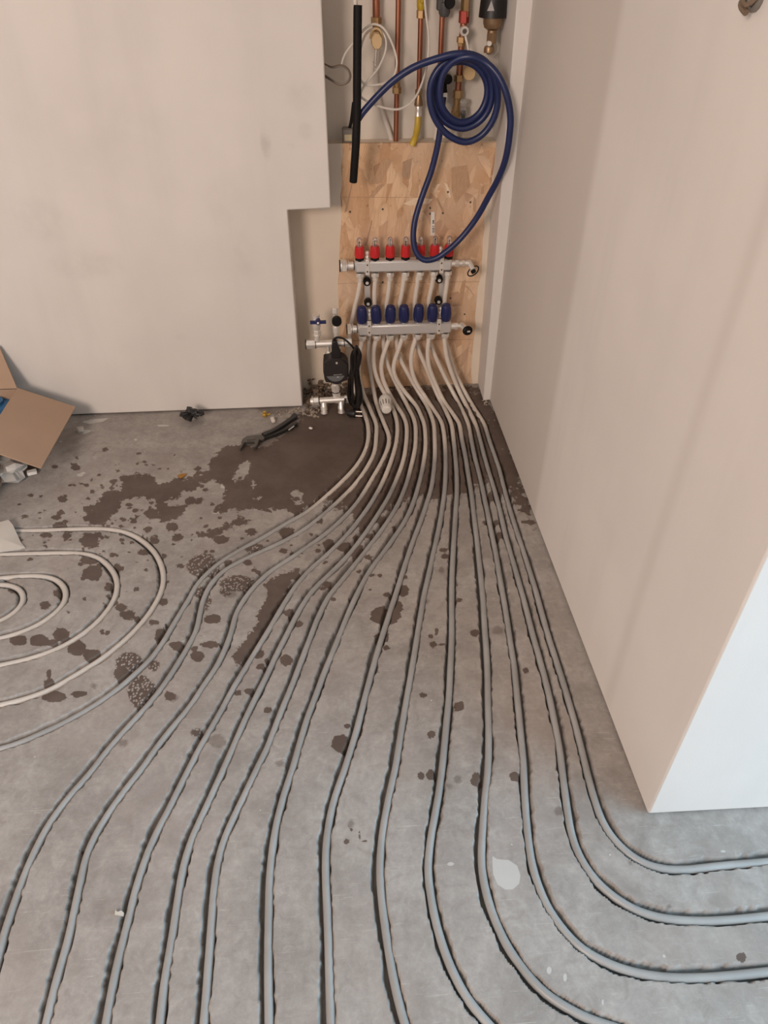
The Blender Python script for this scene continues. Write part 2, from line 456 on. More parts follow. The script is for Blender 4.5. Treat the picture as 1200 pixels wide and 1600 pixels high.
M = dict(
    floor=floor_material(), osb=osb_material(), pipe=pipe_material(),
    wall=plaster('painted_plaster', (0.74, 0.705, 0.665)),
    core=mat('dark_gap', (0.10, 0.085, 0.07), 0.9),
    grey_plaster=plaster('raw_grey_plaster', (0.76, 0.70, 0.62), blot=0.15),
    niche=plaster('cream_plaster', (0.80, 0.70, 0.58), blot=0.12),
    steel=mat('brushed_steel', (0.80, 0.78, 0.76), 0.42, 0.75, 0.10, 90, 0.02, (1, 8, 8)),
    nickel=mat('nickel_plated_brass', (0.92, 0.87, 0.81), 0.36, 0.65, 0.10, 60),
    brass=mat('dull_brass', (0.42, 0.27, 0.13), 0.38, 0.8, 0.2, 60),
    bronze=mat('bronze_bowl', (0.36, 0.24, 0.14), 0.42, 0.8, 0.2, 50),
    copper=mat('copper_pipe', (0.40, 0.165, 0.10), 0.34, 0.9, 0.35, 30, 0, (1, 1, .2)),
    red=mat('red_plastic', (0.60, 0.022, 0.025), 0.4, 0, 0.08),
    navy=mat('navy_plastic', (0.016, 0.022, 0.10), 0.42, 0, 0.1),
    hose=mat('navy_rubber_hose', (0.011, 0.021, 0.092), 0.36, 0, 0.25, 35),
    black=mat('black_plastic', (0.012, 0.011, 0.011), 0.42, 0, 0.2),
    rubber=mat('black_rubber', (0.008, 0.007, 0.007), 0.6, 0, 0.2, spec=0.2),
    cord=mat('black_cord_sheath', (0.008, 0.007, 0.007), 0.25, 0, 0.2),
    pump=mat('pump_black', (0.020, 0.016, 0.016), 0.5, 0, 0.2),
    print_=mat('pale_print', (0.45, 0.44, 0.43), 0.6, 0, 0.1),
    white=mat('white_plastic', (0.78, 0.74, 0.68), 0.35, 0, 0.04),
    cable=mat('white_cable', (0.68, 0.63, 0.57), 0.4, 0, 0.06),
    beige=mat('beige_cap', (0.62, 0.44, 0.23), 0.55, 0, 0.08),
    yellow=mat('yellow_hose', (0.58, 0.40, 0.05), 0.4, 0, 0.12),
    yellow_d=mat('yellow_lacquer', (0.48, 0.33, 0.03), 0.4, 0.2, 0.2),
    grey_p=mat('grey_plastic', (0.075, 0.075, 0.075), 0.5, 0, 0.15),
    wire_b=mat('brown_wire', (0.16, 0.11, 0.07), 0.5, 0, 0.2),
    wire_g=mat('grey_wire', (0.20, 0.18, 0.16), 0.5, 0, 0.2),
    card=mat('cardboard', (0.42, 0.285, 0.195), 0.85, 0, 0.08, 9, 0.05),
    card_in=mat('cardboard_edge', (0.36, 0.22, 0.14), 0.9, 0, 0.1, 9),
    blue=mat('blue_plastic', (0.03, 0.14, 0.30), 0.4, 0, 0.1),
    bag=mat('crumpled_white_plastic', (0.58, 0.55, 0.51), 0.4, 0, 0.15, 20, 0.2),
    paper=mat('off_white_wrapper', (0.56, 0.53, 0.48), 0.55, 0, 0.08, 14),
    rag=mat('black_wrapping', (0.022, 0.021, 0.021), 0.35, 0, 0.3),
    tool=mat('worn_dark_steel', (0.14, 0.13, 0.12), 0.42, 0.7, 0.35, 60),
    grip=mat('black_grip', (0.022, 0.020, 0.019), 0.4, 0, 0.3, 60),
    crumb=mat('plaster_crumbs', (0.36, 0.30, 0.245), 0.9, 0, 0.35, 60),
    soil=mat('dark_rubble', (0.17, 0.125, 0.09), 0.95, 0, 0.6, 70),
    gold=mat('shiny_brass', (0.62, 0.42, 0.10), 0.3, 0.8, 0.2),
    leaf=mat('orange_brown_leaf', (0.36, 0.17, 0.03), 0.6, 0, 0.2),
)
glass = bpy.data.materials.new('clear_plastic')
N_, L_, P_ = nodes_of(glass)
P_.inputs['Base Color'].default_value = (0.93, 0.92, 0.90, 1)
P_.inputs['Roughness'].default_value = 0.08
P_.inputs['IOR'].default_value = 1.3
_v = mapping(N_, L_); L_.new(ramp(N_, L_, noise(N_, L_, _v, 60), 0.3, 0.7, 0.75, 0.92), P_.inputs['Transmission Weight'])

# ------------------------------------------------------------------ pipe courses (picture points on the floor, far to near)
PIPES = [
 [(574.7,660),(575.6,684),(570,704),(557,726),(535,750),(507,776),(480,798),(450,815),(413,837),(380,855),(350,873),(327,891),(307,913),(297,931),(285,951),(269,977),(253,1004),(235,1028),(213,1049),(187,1072),(160,1092),(133,1109),(101,1127),(75,1139),(53,1149),(27,1160),(0,1168),(-30,1176)],
 [(588,660),(588,682),(585,705),(572,731),(552,758),(529,781),(507,801),(479,823),(447,842),(413,858),(380,873),(350,890),(330,910),(318,934),(312,958),(307,982),(294,1008),(277,1036),(261,1061),(240,1089),(219,1113),(197,1137),(176,1161),(160,1180),(147,1198),(128,1220),(110,1240),(92,1263),(79,1281),(67,1301),(55,1325),(42,1354),(30,1385),(20,1413),(10,1443),(0,1477),(-8,1510)],
 [(601,661),(608,680),(606,698),(597,719),(584,742),(571,764),(557,785),(540,804),(513,829),(480,853),(447,875),(420,893),(397,915),(380,937),(368,960),(361,987),(351,1013),(338,1040),(319,1068),(296,1103),(268,1136),(240,1172),(222,1199),(200,1226),(178,1256),(160,1283),(144,1312),(132,1343),(125,1376),(118,1408),(110,1447),(100,1487),(88,1527),(80,1560),(71,1598)],
 [(621,660),(621,676),(619,692),(611,719),(600,747),(586,774),(571,797),(543,833),(513,863),(483,890),(460,917),(443,943),(423,977),(403,1010),(383,1043),(364,1074),(347,1106),(330,1136),(313,1165),(296,1198),(278,1233),(262,1266),(245,1298),(231,1329),(220,1360),(210,1393),(202,1427),(192,1467),(182,1507),(173,1550),(165,1597)],
 [(635,660),(636,672),(635,689),(631,715),(620,747),(606,777),(588,806),(569,834),(543,867),(513,897),(487,923),(467,953),(450,986),(433,1019),(417,1053),(400,1087),(383,1122),(367,1159),(350,1198),(334,1233),(317,1270),(302,1303),(291,1334),(283,1367),(278,1400),(272,1440),(265,1483),(258,1523),(253,1560),(249,1597)],
 [(649,660),(650,675),(649,697),(643,725),(635,755),(623,784),(608,810),(588,838),(563,870),(537,902),(514,930),(497,963),(483,999),(470,1033),(457,1067),(443,1101),(430,1134),(417,1168),(402,1198),(385,1234),(368,1269),(354,1300),(345,1325),(338,1358),(334,1390),(331,1427),(328,1467),(325,1507),(322,1550),(318,1597)],
 [(663,660),(665,678),(665,700),(661,728),(654,758),(645,786),(633,812),(616,838),(599,862),(580,887),(566,911),(550,943),(535,980),(520,1017),(506,1051),(493,1086),(480,1121),(469,1158),(458,1197),(447,1229),(437,1264),(429,1301),(424,1338),(421,1373),(420,1413),(419,1467),(419,1533),(420,1598)],
 [(678,660),(679.5,682),(680,708),(678,735),(674,761),(666,788),(657,814),(647,840),(634,878),(620,922),(608,959),(597,993),(587,1027),(577,1063),(567,1101),(557,1140),(547,1173),(538,1202),(527,1232),(518,1263),(512,1297),(509,1333),(509,1373),(511,1413),(513,1467),(515,1533),(517,1598)],
 [(691,660),(695,684),(696.5,709),(696.5,737),(695,765),(691,794),(686,824),(679,856),(671,892),(662,933),(655,975),(648,1018),(641,1060),(634,1100),(627,1142),(618,1198),(608,1243),(600,1286),(595,1327),(594,1367),(597,1407),(602,1447),(608,1487),(615,1527),(623,1563),(633,1598)],
 [(705.5,660),(709,684),(712,714),(714,742),(714,771),(712,802),(710,835),(708,866),(706.5,900),(706,950),(706,998),(704,1040),(702,1083),(698,1126),(695,1160),(691,1200),(685,1243),(677,1287),(671,1327),(669,1360),(673,1395),(681,1438),(693,1479),(708,1517),(727,1553),(747,1580),(767,1602)],
 [(718,660),(722,684),(727.5,711),(732,739),(737,770),(740.6,801),(744.5,834),(748,865),(751.5,898),(755,934),(758,985),(760,1010),(762,1050),(763,1100),(764,1150),(763,1200),(758,1250),(755,1293),(753,1327),(754,1360),(761,1396),(773,1433),(788,1467),(802,1491),(818,1512),(837,1536),(860,1556),(887,1573),(913,1587),(943,1598),(975,1608)],
 [(731.5,660),(736,682),(742,711),(749,740),(756,770),(762,799),(768,829),(774,858),(781,900),(790,950),(797,998),(803,1035),(808,1083),(813,1133),(818,1190),(820,1230),(822,1265),(825,1300),(832,1348),(843,1385),(860,1422),(880,1450),(903,1475),(933,1495),(967,1510),(1003,1520),(1050,1526),(1100,1526),(1150,1522),(1198,1517),(1240,1513)],
 [(743,660),(750,684),(757,711),(765,739),(774,768),(782,799),(793,846),(807,893),(820,940),(834,994),(847,1040),(858,1083),(867,1127),(875,1170),(880,1210),(885,1247),(890,1283),(897,1313),(910,1343),(931,1373),(957,1397),(990,1418),(1033,1432),(1083,1437),(1133,1436),(1198,1430),(1240,1425)],
 [(757,661),(764.5,685),(772,707),(780,731),(790,770),(803,814),(820,866),(837,920),(856,988),(872,1038),(886,1083),(900,1133),(910,1172),(920,1213),(929,1245),(939,1275),(954,1302),(977,1327),(1005,1346),(1040,1356),(1077,1356.5),(1117,1352),(1160,1348),(1198,1345),(1240,1341)],
]
RISERS = [   # picture course from the manifold down to the floor; U = upper manifold, L = lower
 ('U', [(564,432),(563,441),(560,458),(555,480),(550,502),(546,525),(545,548),(546,572),(551,600),(558,618),(565,634),(571,648)]),
 ('L', [(566,528),(564,542),(561,560),(560,580),(563,600),(568,616),(575,629),(582,645)]),
 ('U', [(587,432),(586,441),(585,462),(585,479),(582,500),(578.5,515),(577,525),(575.6,546),(578,573),(582,601),(587.5,625),(594,643)]),
 ('L', [(587.5,532),(584,546),(584,570),(589,592),(598,610),(608,625),(616,641)]),
 ('L', [(609.5,527),(601,549.5),(596,568),(597,588),(604,607),(616,626.5),(629,645)]),
 ('U', [(609,432),(608.5,441),(606,465),(603,482),(600,505),(598.5,529),(601,552),(606,571.5),(613,588),(622,606),(631,621),(640,638),(646,650)]),
 ('L', [(629,528),(621,552),(615,571),(616,586),(625,603),(638,618),(650,631),(658,647)]),
 ('U', [(631,432),(630.5,441),(626,468),(622,488),(619.5,510),(619,529),(621.5,549),(627,566),(637,584),(648,603),(662,623),(671,640)]),
 ('L', [(650,528),(643,553),(643,577),(650,599),(663,617),(676,635),(686,650)]),
 ('U', [(653,432),(652.5,441),(649,465),(647,485),(646,508),(648,528),(652,543),(659,560),(668,580),(677,602),(688,624),(698,643)]),
 ('L', [(670,529),(668,551),(670,573),(679,597),(692,622),(705,640),(712,650)]),
 ('U', [(677,432),(676,441),(671,465),(668,485),(667,505),(669,525),(674,543),(685,569),(699,597),(714,622),(725,644)]),
 ('L', [(694,529),(697,555),(705,582),(716,608),(729,631),(737,647)]),
 ('U', [(699,432),(698.5,441),(695,465),(693,485),(692,505),(694,527),(701,552),(708.5,578),(721,603),(736,627),(748,646)]),
]
LOOPS = [
 [(-90,833),(-30,830),(27,827.5),(80,826),(133,824),(165,824.5),(192,828.5),(213,837),(232,851),(245,867),(252.5,884),(255,900),(253,917),(244,938),(229,961),(208,985),(184,1007),(155,1029),(120,1051),(80,1074),(40,1089),(0,1099),(-50,1108),(-110,1115)],
 [(-90,866),(-40,865),(0,864),(40,863),(80,862),(115,862),(139,864.5),(157,872),(172,885),(180.5,900),(182.5,914),(179,931),(169,949),(151,970),(125,991),(92,1010),(48,1026),(0,1037),(-50,1046),(-110,1053)],
 [(-90,909),(-40,905),(0,901),(27,898.5),(53,897.5),(75,899.5),(91,906),(100,916.5),(102,929),(98.5,941),(85,956),(64,971),(37,984),(0,995),(-50,1005),(-110,1012)],
 [(-90,916),(-40,912),(0,911),(16,912.5),(28,917.5),(35,927),(35,938),(28,949),(16,959),(0,968),(-40,981),(-110,994)],
]

def smooth_path(pts, step=0.006, sig=0.02):
    p = catmull(pts, step)
    a = np.array([tuple(q) for q in p])
    k = max(1, int(sig / step)); r = k * 3
    w = np.exp(-0.5 * (np.arange(-r, r + 1) / k) ** 2); w /= w.sum()
    ext = np.vstack([2 * a[0] - a[1:r + 1][::-1], a, 2 * a[-1] - a[-r - 1:-1][::-1]])
    return np.stack([np.convolve(ext[:, i], w, 'valid') for i in range(3)], 1)

PR = 0.008
PZ = -0.0072
def extend(pts, L=0.45):
    d = (pts[-1] - pts[-3]).normalized()
    return pts + [pts[-1] + d * L * .5, pts[-1] + d * L]
pipe_paths, groove_paths = [], []
for i, px in enumerate(PIPES):
    kind, rp = RISERS[i]
    fl = []
    for (u, v) in px:
        fl.append(floor_pt(u, v))
    ris = []
    for (u, v) in rp:
        d = ray(u, v)
        yf = floor_pt(u, v).y if v > 500 else 99
        if kind == 'L':
            ym = YO - 0.085
        else:
            ym = YO - np.interp(v, [432, 470, 495, 540, 600], [0.055, 0.045, 0.036, 0.045, 0.065])
        k = 0.018
        y = -k * math.log(math.exp(-(min(yf, 5) - ym) / k) + 1.0) + ym     # soft minimum: follows wall, then floor
        q = at_y(u, v, y)
        ris.append(q)
    fl = extend(fl)
    fl3 = [Vector((p.x, p.y, PZ)) for p in fl]
    ris3 = []
    for q in ris:
        z = q.z
        ris3.append(Vector((q.x, q.y, max(z, 0) + PZ * math.exp(-max(z, 0) / 0.02) + (PR * .4) * (1 - math.exp(-max(z, 0) / .03)))))
    allp = ris3 + fl3
    sp = smooth_path(allp, 0.006, 0.012)
    pipe_paths.append((sp, len(ris3)))
for px in LOOPS:
    fl = extend([floor_pt(u, v) for (u, v) in px], .5)
    fl = extend(fl[::-1], .35)[::-1]
    sp = smooth_path([Vector((p.x, p.y, -0.0085)) for p in fl], 0.006, 0.015)
    pipe_paths.append((sp, 0))

# ------------------------------------------------------------------ floor with milled grooves
def axis(lo, hi, a, b, fine, coarse):
    mid = np.arange(a, b, fine)
    left = a - np.cumsum(np.linspace(fine, coarse, 60)); left = left[left > lo][::-1]
    right = b + np.cumsum(np.linspace(fine, coarse, 60)); right = right[right < hi]
    return np.concatenate([[lo], left, mid, right, [hi]])
gx = axis(-3.4, 3.4, -1.72, 1.0, 0.0034, 0.12)
gy = axis(-2.6, 2.9, 0.30, 2.36, 0.0036, 0.12)
NX, NY = len(gx), len(gy)
GX, GY = np.meshgrid(gx, gy)
def value_noise(x, y, s, seed):
    r = np.random.default_rng(seed).random((512, 512))
    fx, fy = x / s, y / s
    ix, iy = np.floor(fx).astype(int), np.floor(fy).astype(int)
    tx, ty = fx - ix, fy - iy
    tx, ty = tx * tx * (3 - 2 * tx), ty * ty * (3 - 2 * ty)
    g = lambda a, b: r[a % 512, b % 512]
    return (g(ix, iy) * (1 - tx) + g(ix + 1, iy) * tx) * (1 - ty) + (g(ix, iy + 1) * (1 - tx) + g(ix + 1, iy + 1) * tx) * ty
dist = np.full(NX * NY, 1.0)
for i, (sp, nr) in enumerate(pipe_paths):
    seg = sp[sp[:, 2] < 0.004]
    t = np.gradient(seg, axis=0); tl = np.hypot(t[:, 0], t[:, 1]) + 1e-9
    nx_, ny_ = -t[:, 1] / tl, t[:, 0] / tl                       # left-hand normal of the course
    s = np.arange(len(seg)) * 0.006
    wob = np.interp(s, np.arange(0, s[-1] + .2, 0.07), np.random.default_rng(i + 40).normal(0, 0.0012, len(np.arange(0, s[-1] + .2, 0.07))))
    side = (-0.0034 if i < 9 else (-0.0014 if i < 11 else 0.0026)) if i < 14 else -0.0012
    off = side + wob
    fx = seg[:, 0] + nx_ * off; fy = seg[:, 1] + ny_ * off
    n2 = len(fx) * 3
    fi = np.linspace(0, len(fx) - 1, n2)
    fx = np.interp(fi, np.arange(len(seg)), fx); fy = np.interp(fi, np.arange(len(seg)), fy)
    cx_ = np.searchsorted(gx, fx); cy_ = np.searchsorted(gy, fy)
    for a in range(-7, 8):
        for b in range(-7, 8):
            jx = np.clip(cx_ + a, 0, NX - 1); jy = np.clip(cy_ + b, 0, NY - 1)
            d = np.hypot(gx[jx] - fx, gy[jy] - fy)
            np.minimum.at(dist, jy * NX + jx, d)
dist = dist.reshape(NY, NX)
rough_edge = (value_noise(GX, GY, 0.011, 1) - .5) * 0.0045 + (value_noise(GX, GY, 0.045, 2) - .5) * 0.004
gm = np.clip((0.0117 + rough_edge - dist) / 0.0043 + 0.5, 0, 1)
gm = gm * gm * (3 - 2 * gm)
GZ = -0.0175 * gm
# picture position of every floor vertex: only used to lay the stains out
PX = GX; PYv = GY; PZv = -CAMH
cz = GX * F_.x + GY * F_.y + PZv * F_.z
cz = np.where(cz < 0.05, 0.05, cz)
UU = CX + FPX * (GX * R_.x + GY * R_.y) / cz
VV = CY + FPX * (GX * D_.x + GY * D_.y + PZv * D_.z) / cz
S_PX = 0.0021
def ell(field, cx, cy, rx, ry):
    m = (np.abs(UU - cx) < rx + 22) & (np.abs(VV - cy) < ry + 22)
    u, v = UU[m], VV[m]
    d = (np.sqrt(((u - cx) / rx) ** 2 + ((v - cy) / ry) ** 2) - 1) * math.sqrt(rx * ry) * S_PX
    field[m] = np.minimum(field[m], d)
def poly(field, pts, scale=S_PX, cut=False):
    P = np.array(pts, float)
    m = (UU > P[:, 0].min() - 30) & (UU < P[:, 0].max() + 30) & (VV > P[:, 1].min() - 30) & (VV < P[:, 1].max() + 30)
    u, v = UU[m], VV[m]
    d = np.full(u.shape, 1e9); inside = np.zeros(u.shape, bool)
    for i in range(len(P)):
        a, b = P[i], P[(i + 1) % len(P)]
        e = b - a
        wx, wy = u - a[0], v - a[1]
        t = np.clip((wx * e[0] + wy * e[1]) / (e @ e), 0, 1)
        d = np.minimum(d, np.hypot(wx - t * e[0], wy - t * e[1]))
        c = ((a[1] > v) != (b[1] > v)) & (u < (b[0] - a[0]) * (v - a[1]) / ((b[1] - a[1]) or 1e-9) + a[0])
        inside ^= c
    sd = np.where(inside, -d, d) * scale
    if cut: field[m] = np.maximum(field[m], -sd)
    else: field[m] = np.minimum(field[m], sd)
F0 = lambda: np.full(UU.shape, 0.06)
wet, patchy, tread, damp, pale = F0(), np.full(UU.shape, 0.2), F0(), F0(), F0()
pool = F0()
poly(pool, [(470,657),(478,640),(500,640),(530,628),(562,640),(565,652),(575,680),(570,700),(555,727),(520,760),(490,785),(462,803),(452,798),(448,793),(440,796),(425,798),(405,795),(385,795),(360,798),(350,803),(333,801),(350,785),(352,775),(345,757),(330,748),(315,757),(300,765),(290,758),(300,745),(325,738),(330,715),(345,703),(370,693),(385,697),(400,700),(430,690),(455,672)])
for h in ([(362,745),(372,728),(386,722),(390,735),(378,748),(366,754)], [(395,752),(402,757),(396,765),(388,760)], [(455,772),(462,766),(470,772),(472,785),(462,788),(455,780)], [(398,780),(406,777),(404,784)]):
    poly(pool, h, cut=True)
poly(pool, [(150,790),(165,770),(187,765),(190,745),(215,742),(238,745),(250,755),(270,750),(300,745),(315,735),(310,750),(290,765),(280,775),(272,782),(268,778),(258,780),(262,790),(290,792),(288,806),(275,812),(252,815),(247,800),(240,780),(220,776),(195,778),(190,790),(165,815),(150,820),(130,815),(127,808),(140,800)])
poly(pool, [(133,834),(160,830),(158,840),(152,845),(155,856),(140,858),(128,850),(127,840)])
poly(pool, [(340,828),(352,818),(372,808),(390,812),(386,822),(362,826),(345,835),(310,840),(300,835),(318,830)])
poly(pool, [(455,890),(467,888),(468,898),(455,905),(450,925),(440,945),(420,980),(405,1010),(385,1033),(365,1036),(358,1025),(375,1010),(395,985),(405,960),(418,930),(412,912),(435,895)])
poly(patchy, [(470,650),(520,620),(600,606),(745,604),(772,650),(800,720),(822,780),(836,825),(822,812),(800,775),(785,752),(765,750),(745,765),(715,775),(680,778),(640,775),(612,792),(590,815),(575,830),(560,822),(545,800),(520,790),(500,790),(530,750)])
poly(pool, [(764,632),(775,645),(805,725),(812,752),(800,740),(783,700),(770,668),(748,650),(742,612),(752,612)])
poly(pool, [(575,640),(770,645),(772,680),(740,690),(690,688),(640,700),(600,700),(585,690)])
poly(pool, [(655,752),(690,745),(722,752),(733,762),(715,768),(695,774),(672,772),(655,768)])
for e in [(141,875,16,7),(145,895,16,12),(169,918,7,8),(190,949,8,7),(199,961,11,8),(215,967,4,4),(241,972,8,4),(262,977,5,3),(70,946,8,7),(19,923,6,4),(91,928,8,6),(29,1000,14,8),(61,1001,15,9),(95,992,14,11),(81,1004,8,6),(120,1012,14,13),(144,1023,14,10),(77,1068,9,8),(76,1052,4,8),(85,1088,20,9),(124,1084,12,5),(193,1055,15,12),(265,1087,9,7),(253,990,10,8),(249,999,6,5),(275,1009,12,7),(255,940,7,5),(309,1025,11,9),(304,1014,6,5),(269,824,9,7),(277,840,9,5),(237,802,12,8),(105,837,8,5),(40,807,5,3),(72,836,8,4),(88,809,9,3),(225,863,10,5),(213,920,3,3),(345,843,12,7),(392,830,8,5),(387,880,8,4),(358,879,9,4),(333,967,14,7),(330,1007,16,5),(308,1024,10,8),(287,1012,8,8),(448,832,13,8),(455,852,4,2),(458,863,4,2),(497,860,5,3),(502,837,8,4),(515,850,11,8),(543,855,18,8),(560,857,12,6),(577,837,7,4),(595,813,8,6),(575,871,7,4),(592,900,4,3),(617,825,4,4),(510,913,8,6),(453,958,11,6),(465,975,7,5),(447,1032,10,8),(420,1032,6,5),(408,1042,6,4),(372,1083,6,4),(392,1080,9,5),(418,1110,6,5),(403,1022,9,6),(627,923,14,9),(605,929,7,4),(602,962,24,15),(597,995,12,9),(604,1013,6,4),(618,950,12,10),(588,1048,5,6),(693,859,8,4),(695,869,6,3),(767,777,8,7),(777,763,9,18),(767,817,12,5),(778,837,9,6),(823,793,7,5),(742,990,8,6),(673,995,4,4),(682,989,2.5,6),(822,1047,5,5),(717,1105,8,8),(661,1086,6,5),(674,1147,6,6),(673,1211,8,8),(658,1213,5,5),(745,1218,10,10),(805,1213,8,8),(677,1007,6,5),(692,1007,5,2),(541,1315,6,5),(549,1297,3,3),(562,1307,2,8),(568,1314,6,2),(126,1329,3.5,3.5),(1159,1495,7,8),(533,1162,15,15),(542,1135,6,4),(713,914,3,2),(560,840,10,6),(524,880,3,3),(346,897,4,5),(165,945,3,2),(160,988,3,3),(168,989,3,3),(106,957,3,2),(132,936,3,3)]:
    ell(wet, *e)
for k in range(330):                                              # spatter
    a = rng.random()
    if a < .6:
        u = rng.normal(160, 95); v = rng.normal(815, 48)
    elif a < .8:
        u = rng.normal(300, 90); v = rng.normal(760, 60)
    else:
        u = rng.normal(480, 90); v = rng.normal(880, 70)
    if u < 0 or v < 690: continue
    s = rng.gamma(1.6, 0.9) + 0.6
    ell(wet, u, v, s * 1.5, s)
for e in [(318,885,26,19),(221,1082,22,26),(202,1035,22,16),(373,912,28,13),(352,925,10,8),(396,855,18,7),(312,925,12,9),(308,1145,10,7),(240,1040,9,9),(322,935,8,18)]:
    ell(tread, *e)
for e in [(340,1158,14,11),(438,1193,8,5),(985,1348,4,4),(1045,1417,4,4),(873,1268,7,7),(191,1161,8,6),(147,1073,5,4),(716,1217,5,5),(702,1229,4,4),(777,985,10,7),(357,928,14,6),(548,1288,5,7),(270,1090,8,5),(660,940,10,5),(690,890,4,5),(430,640,26,8)]:
    ell(damp, *e)
poly(damp, [(455,655),(470,645),(560,640),(480,700),(420,705),(380,690)])
poly(pale, [(769,1337),(776,1342),(795,1344),(808,1353),(813,1368),(811,1381),(801,1390),(789,1390),(777,1382),(770,1365)])
poly(pale, [(120,667),(130,666),(131,671),(142,672),(150,669),(140,675),(133,678),(122,677)])
poly(pale, [(128,659),(145,655),(170,653),(160,659),(140,662)])
for e in [(704,1350,5,2.5),(125,742,4,2),(130,739,3,1.5),(858,1516,4,6),(883,1527,3,7),(212,687,2.5,1.5),(1130,1330,4,1.5),(942,1566,2,6),(255,665,10,1.5),(95,690,2,1),(300,655,9,1.5),(340,800,8,3),(350,760,5,3)]:
    ell(pale, *e)
me = bpy.data.meshes.new('floor')
nv = NX * NY
co = np.stack([GX, GY, GZ], -1).reshape(-1, 3).astype(np.float32)
me.vertices.add(nv); me.vertices.foreach_set('co', co.ravel())
idx = np.arange(nv).reshape(NY, NX)
q = np.stack([idx[:-1, :-1], idx[:-1, 1:], idx[1:, 1:], idx[1:, :-1]], -1).reshape(-1, 4)
me.loops.add(q.size); me.loops.foreach_set('vertex_index', q.ravel().astype(np.int32))
me.polygons.add(len(q)); me.polygons.foreach_set('loop_start', (np.arange(len(q)) * 4).astype(np.int32))
me.polygons.foreach_set('use_smooth', gm.ravel()[q].max(1) > 0.01)   # flat top, rounded groove walls
for nm, arr in (('wet', wet), ('pool', pool), ('patchy', patchy), ('tread', tread), ('damp', damp), ('pale', pale), ('groove', np.clip(gm * 1.2 - .2, 0, 1) * .65)):
    at = me.attributes.new(nm, 'FLOAT', 'POINT'); at.data.foreach_set('value', arr.ravel().astype(np.float32))
me.update(calc_edges=True); me.validate()
me.materials.append(M['floor'])
flo = bpy.data.objects.new('floor', me); C.objects.link(flo); structure(flo)

# ------------------------------------------------------------------ walls
HT = 2.6
A, B = floor_pt(120, 650), floor_pt(473, 637)
ldir = (B - A).normalized()
lp = lambda u, v: on_plane(u, v, B, ldir)
x_low = lp(473, 637)
n_in = lp(449, 328); n_out = lp(517, 324.5); top_r = lp(515.4, 324)
zn = (n_in.z + n_out.z) / 2
def lw(x, z):
    t = (x - B.x) / ldir.x
    return Vector((x, B.y + ldir.y * t, z))
xr0 = x_low.x; xr1 = n_out.x
GAP = 0.006
back_y = YO + 0.06
mb = MB()
pl = [lw(-3.4, GAP), lw(xr0, GAP), lw(n_in.x, zn - 0.003), lw(xr1, zn), lw(xr1, HT), lw(-3.4, HT)]
mb.prism(pl, (0, back_y - B.y + 0.05, 0))
sm = [(lp(u, v).x, lp(u, v).z, rx, rz, a) for (u, v, rx, rz, a) in ((415, 222, .02, .06, .8), (454, 229, .015, .01, .7), (470, 150, .05, .05, .35), (478, 205, .03, .03, .35), (385, 400, .05, .09, .35), (60, 345, .12, .08, .35), (140, 415, .16, .06, .35), (350, 330, .1, .12, .2), (285, 527, .03, .02, .25), (175, 200, .2, .15, .12))]
M['wall_l'] = plaster('painted_plaster_marked', (0.74, 0.705, 0.665), spots=sm)
structure(mb.build('wall_left', M['wall_l'], bevel=0.004))
mb = MB(); mb.prism([lw(-3.4, 0) + Vector((0, .01, 0)), lw(xr0 - .01, 0) + Vector((0, .01, 0)), lw(xr0 - .01, 0.05) + Vector((0, .01, 0)), lw(-3.4, 0.05) + Vector((0, .01, 0))], (0, .1, 0))
structure(mb.build('trim_1', M['core']))

z_ledge = wp(650, 223.5).z
mb = MB()
mb.box((0.0, back_y + .05, HT / 2), (1.6, 0.1, HT))
wb = structure(mb.build('wall_back', M['grey_plaster']))
mb = MB(); mb.box((0.0, (YO + .004 + back_y) / 2, z_ledge / 2), (1.3, back_y - YO - .004, z_ledge))
mb.build('plaster_lining', M['niche'], wb)
xo1 = wp(784, 224).x
# grey strip of filler left of the chipboard
xs0, xs1 = wp(505, 270).x, wp(534, 270).x
mb = MB()
mb.prism([wp(u, v, .0005) for (u, v) in ((500,225),(534,224.5),(535.5,240),(533,262),(534.5,285),(532,305),(533,318),(527,322),(520,318),(514,326),(500,330))], (0, .006, 0))
mb.build('filler_strip', M['grey_plaster'], wb)
def osb_panel(px, nm):
    m_ = MB(); m_.prism([wp(u, v, 0) for (u, v) in px], (0, .012, 0))
    return m_.build('osb_panel', M['osb'], wb, bevel=0.001)
osb_panel([(534,224.5),(784,222),(779,260),(770,300),(763,345),(758,400),(755,432),(754,439.5),(528,442.5),(530,420),(531,380),(534,340),(532,300),(534,262)], 0)
osb_panel([(528,443.5),(754,440.5),(752,470),(748,500),(745,529.5),(531,532),(530,500),(529,470)], 1)
osb_panel([(531,533),(745,530.5),(744,560),(744,585),(741,601),(660,603.5),(590,606),(540,608),(536,570)], 2)
mb = None
flake_m = [mat('brown_flake', (0.52, 0.33, 0.20), .75, 0, .25, 60, 0, (6, 1, 1)), mat('grey_brown_flake', (0.44, 0.29, 0.185), .75, 0, .3, 60, 0, (6, 1, 1)), mat('pale_flake', (0.84, 0.66, 0.48), .75, 0, .15, 60)]
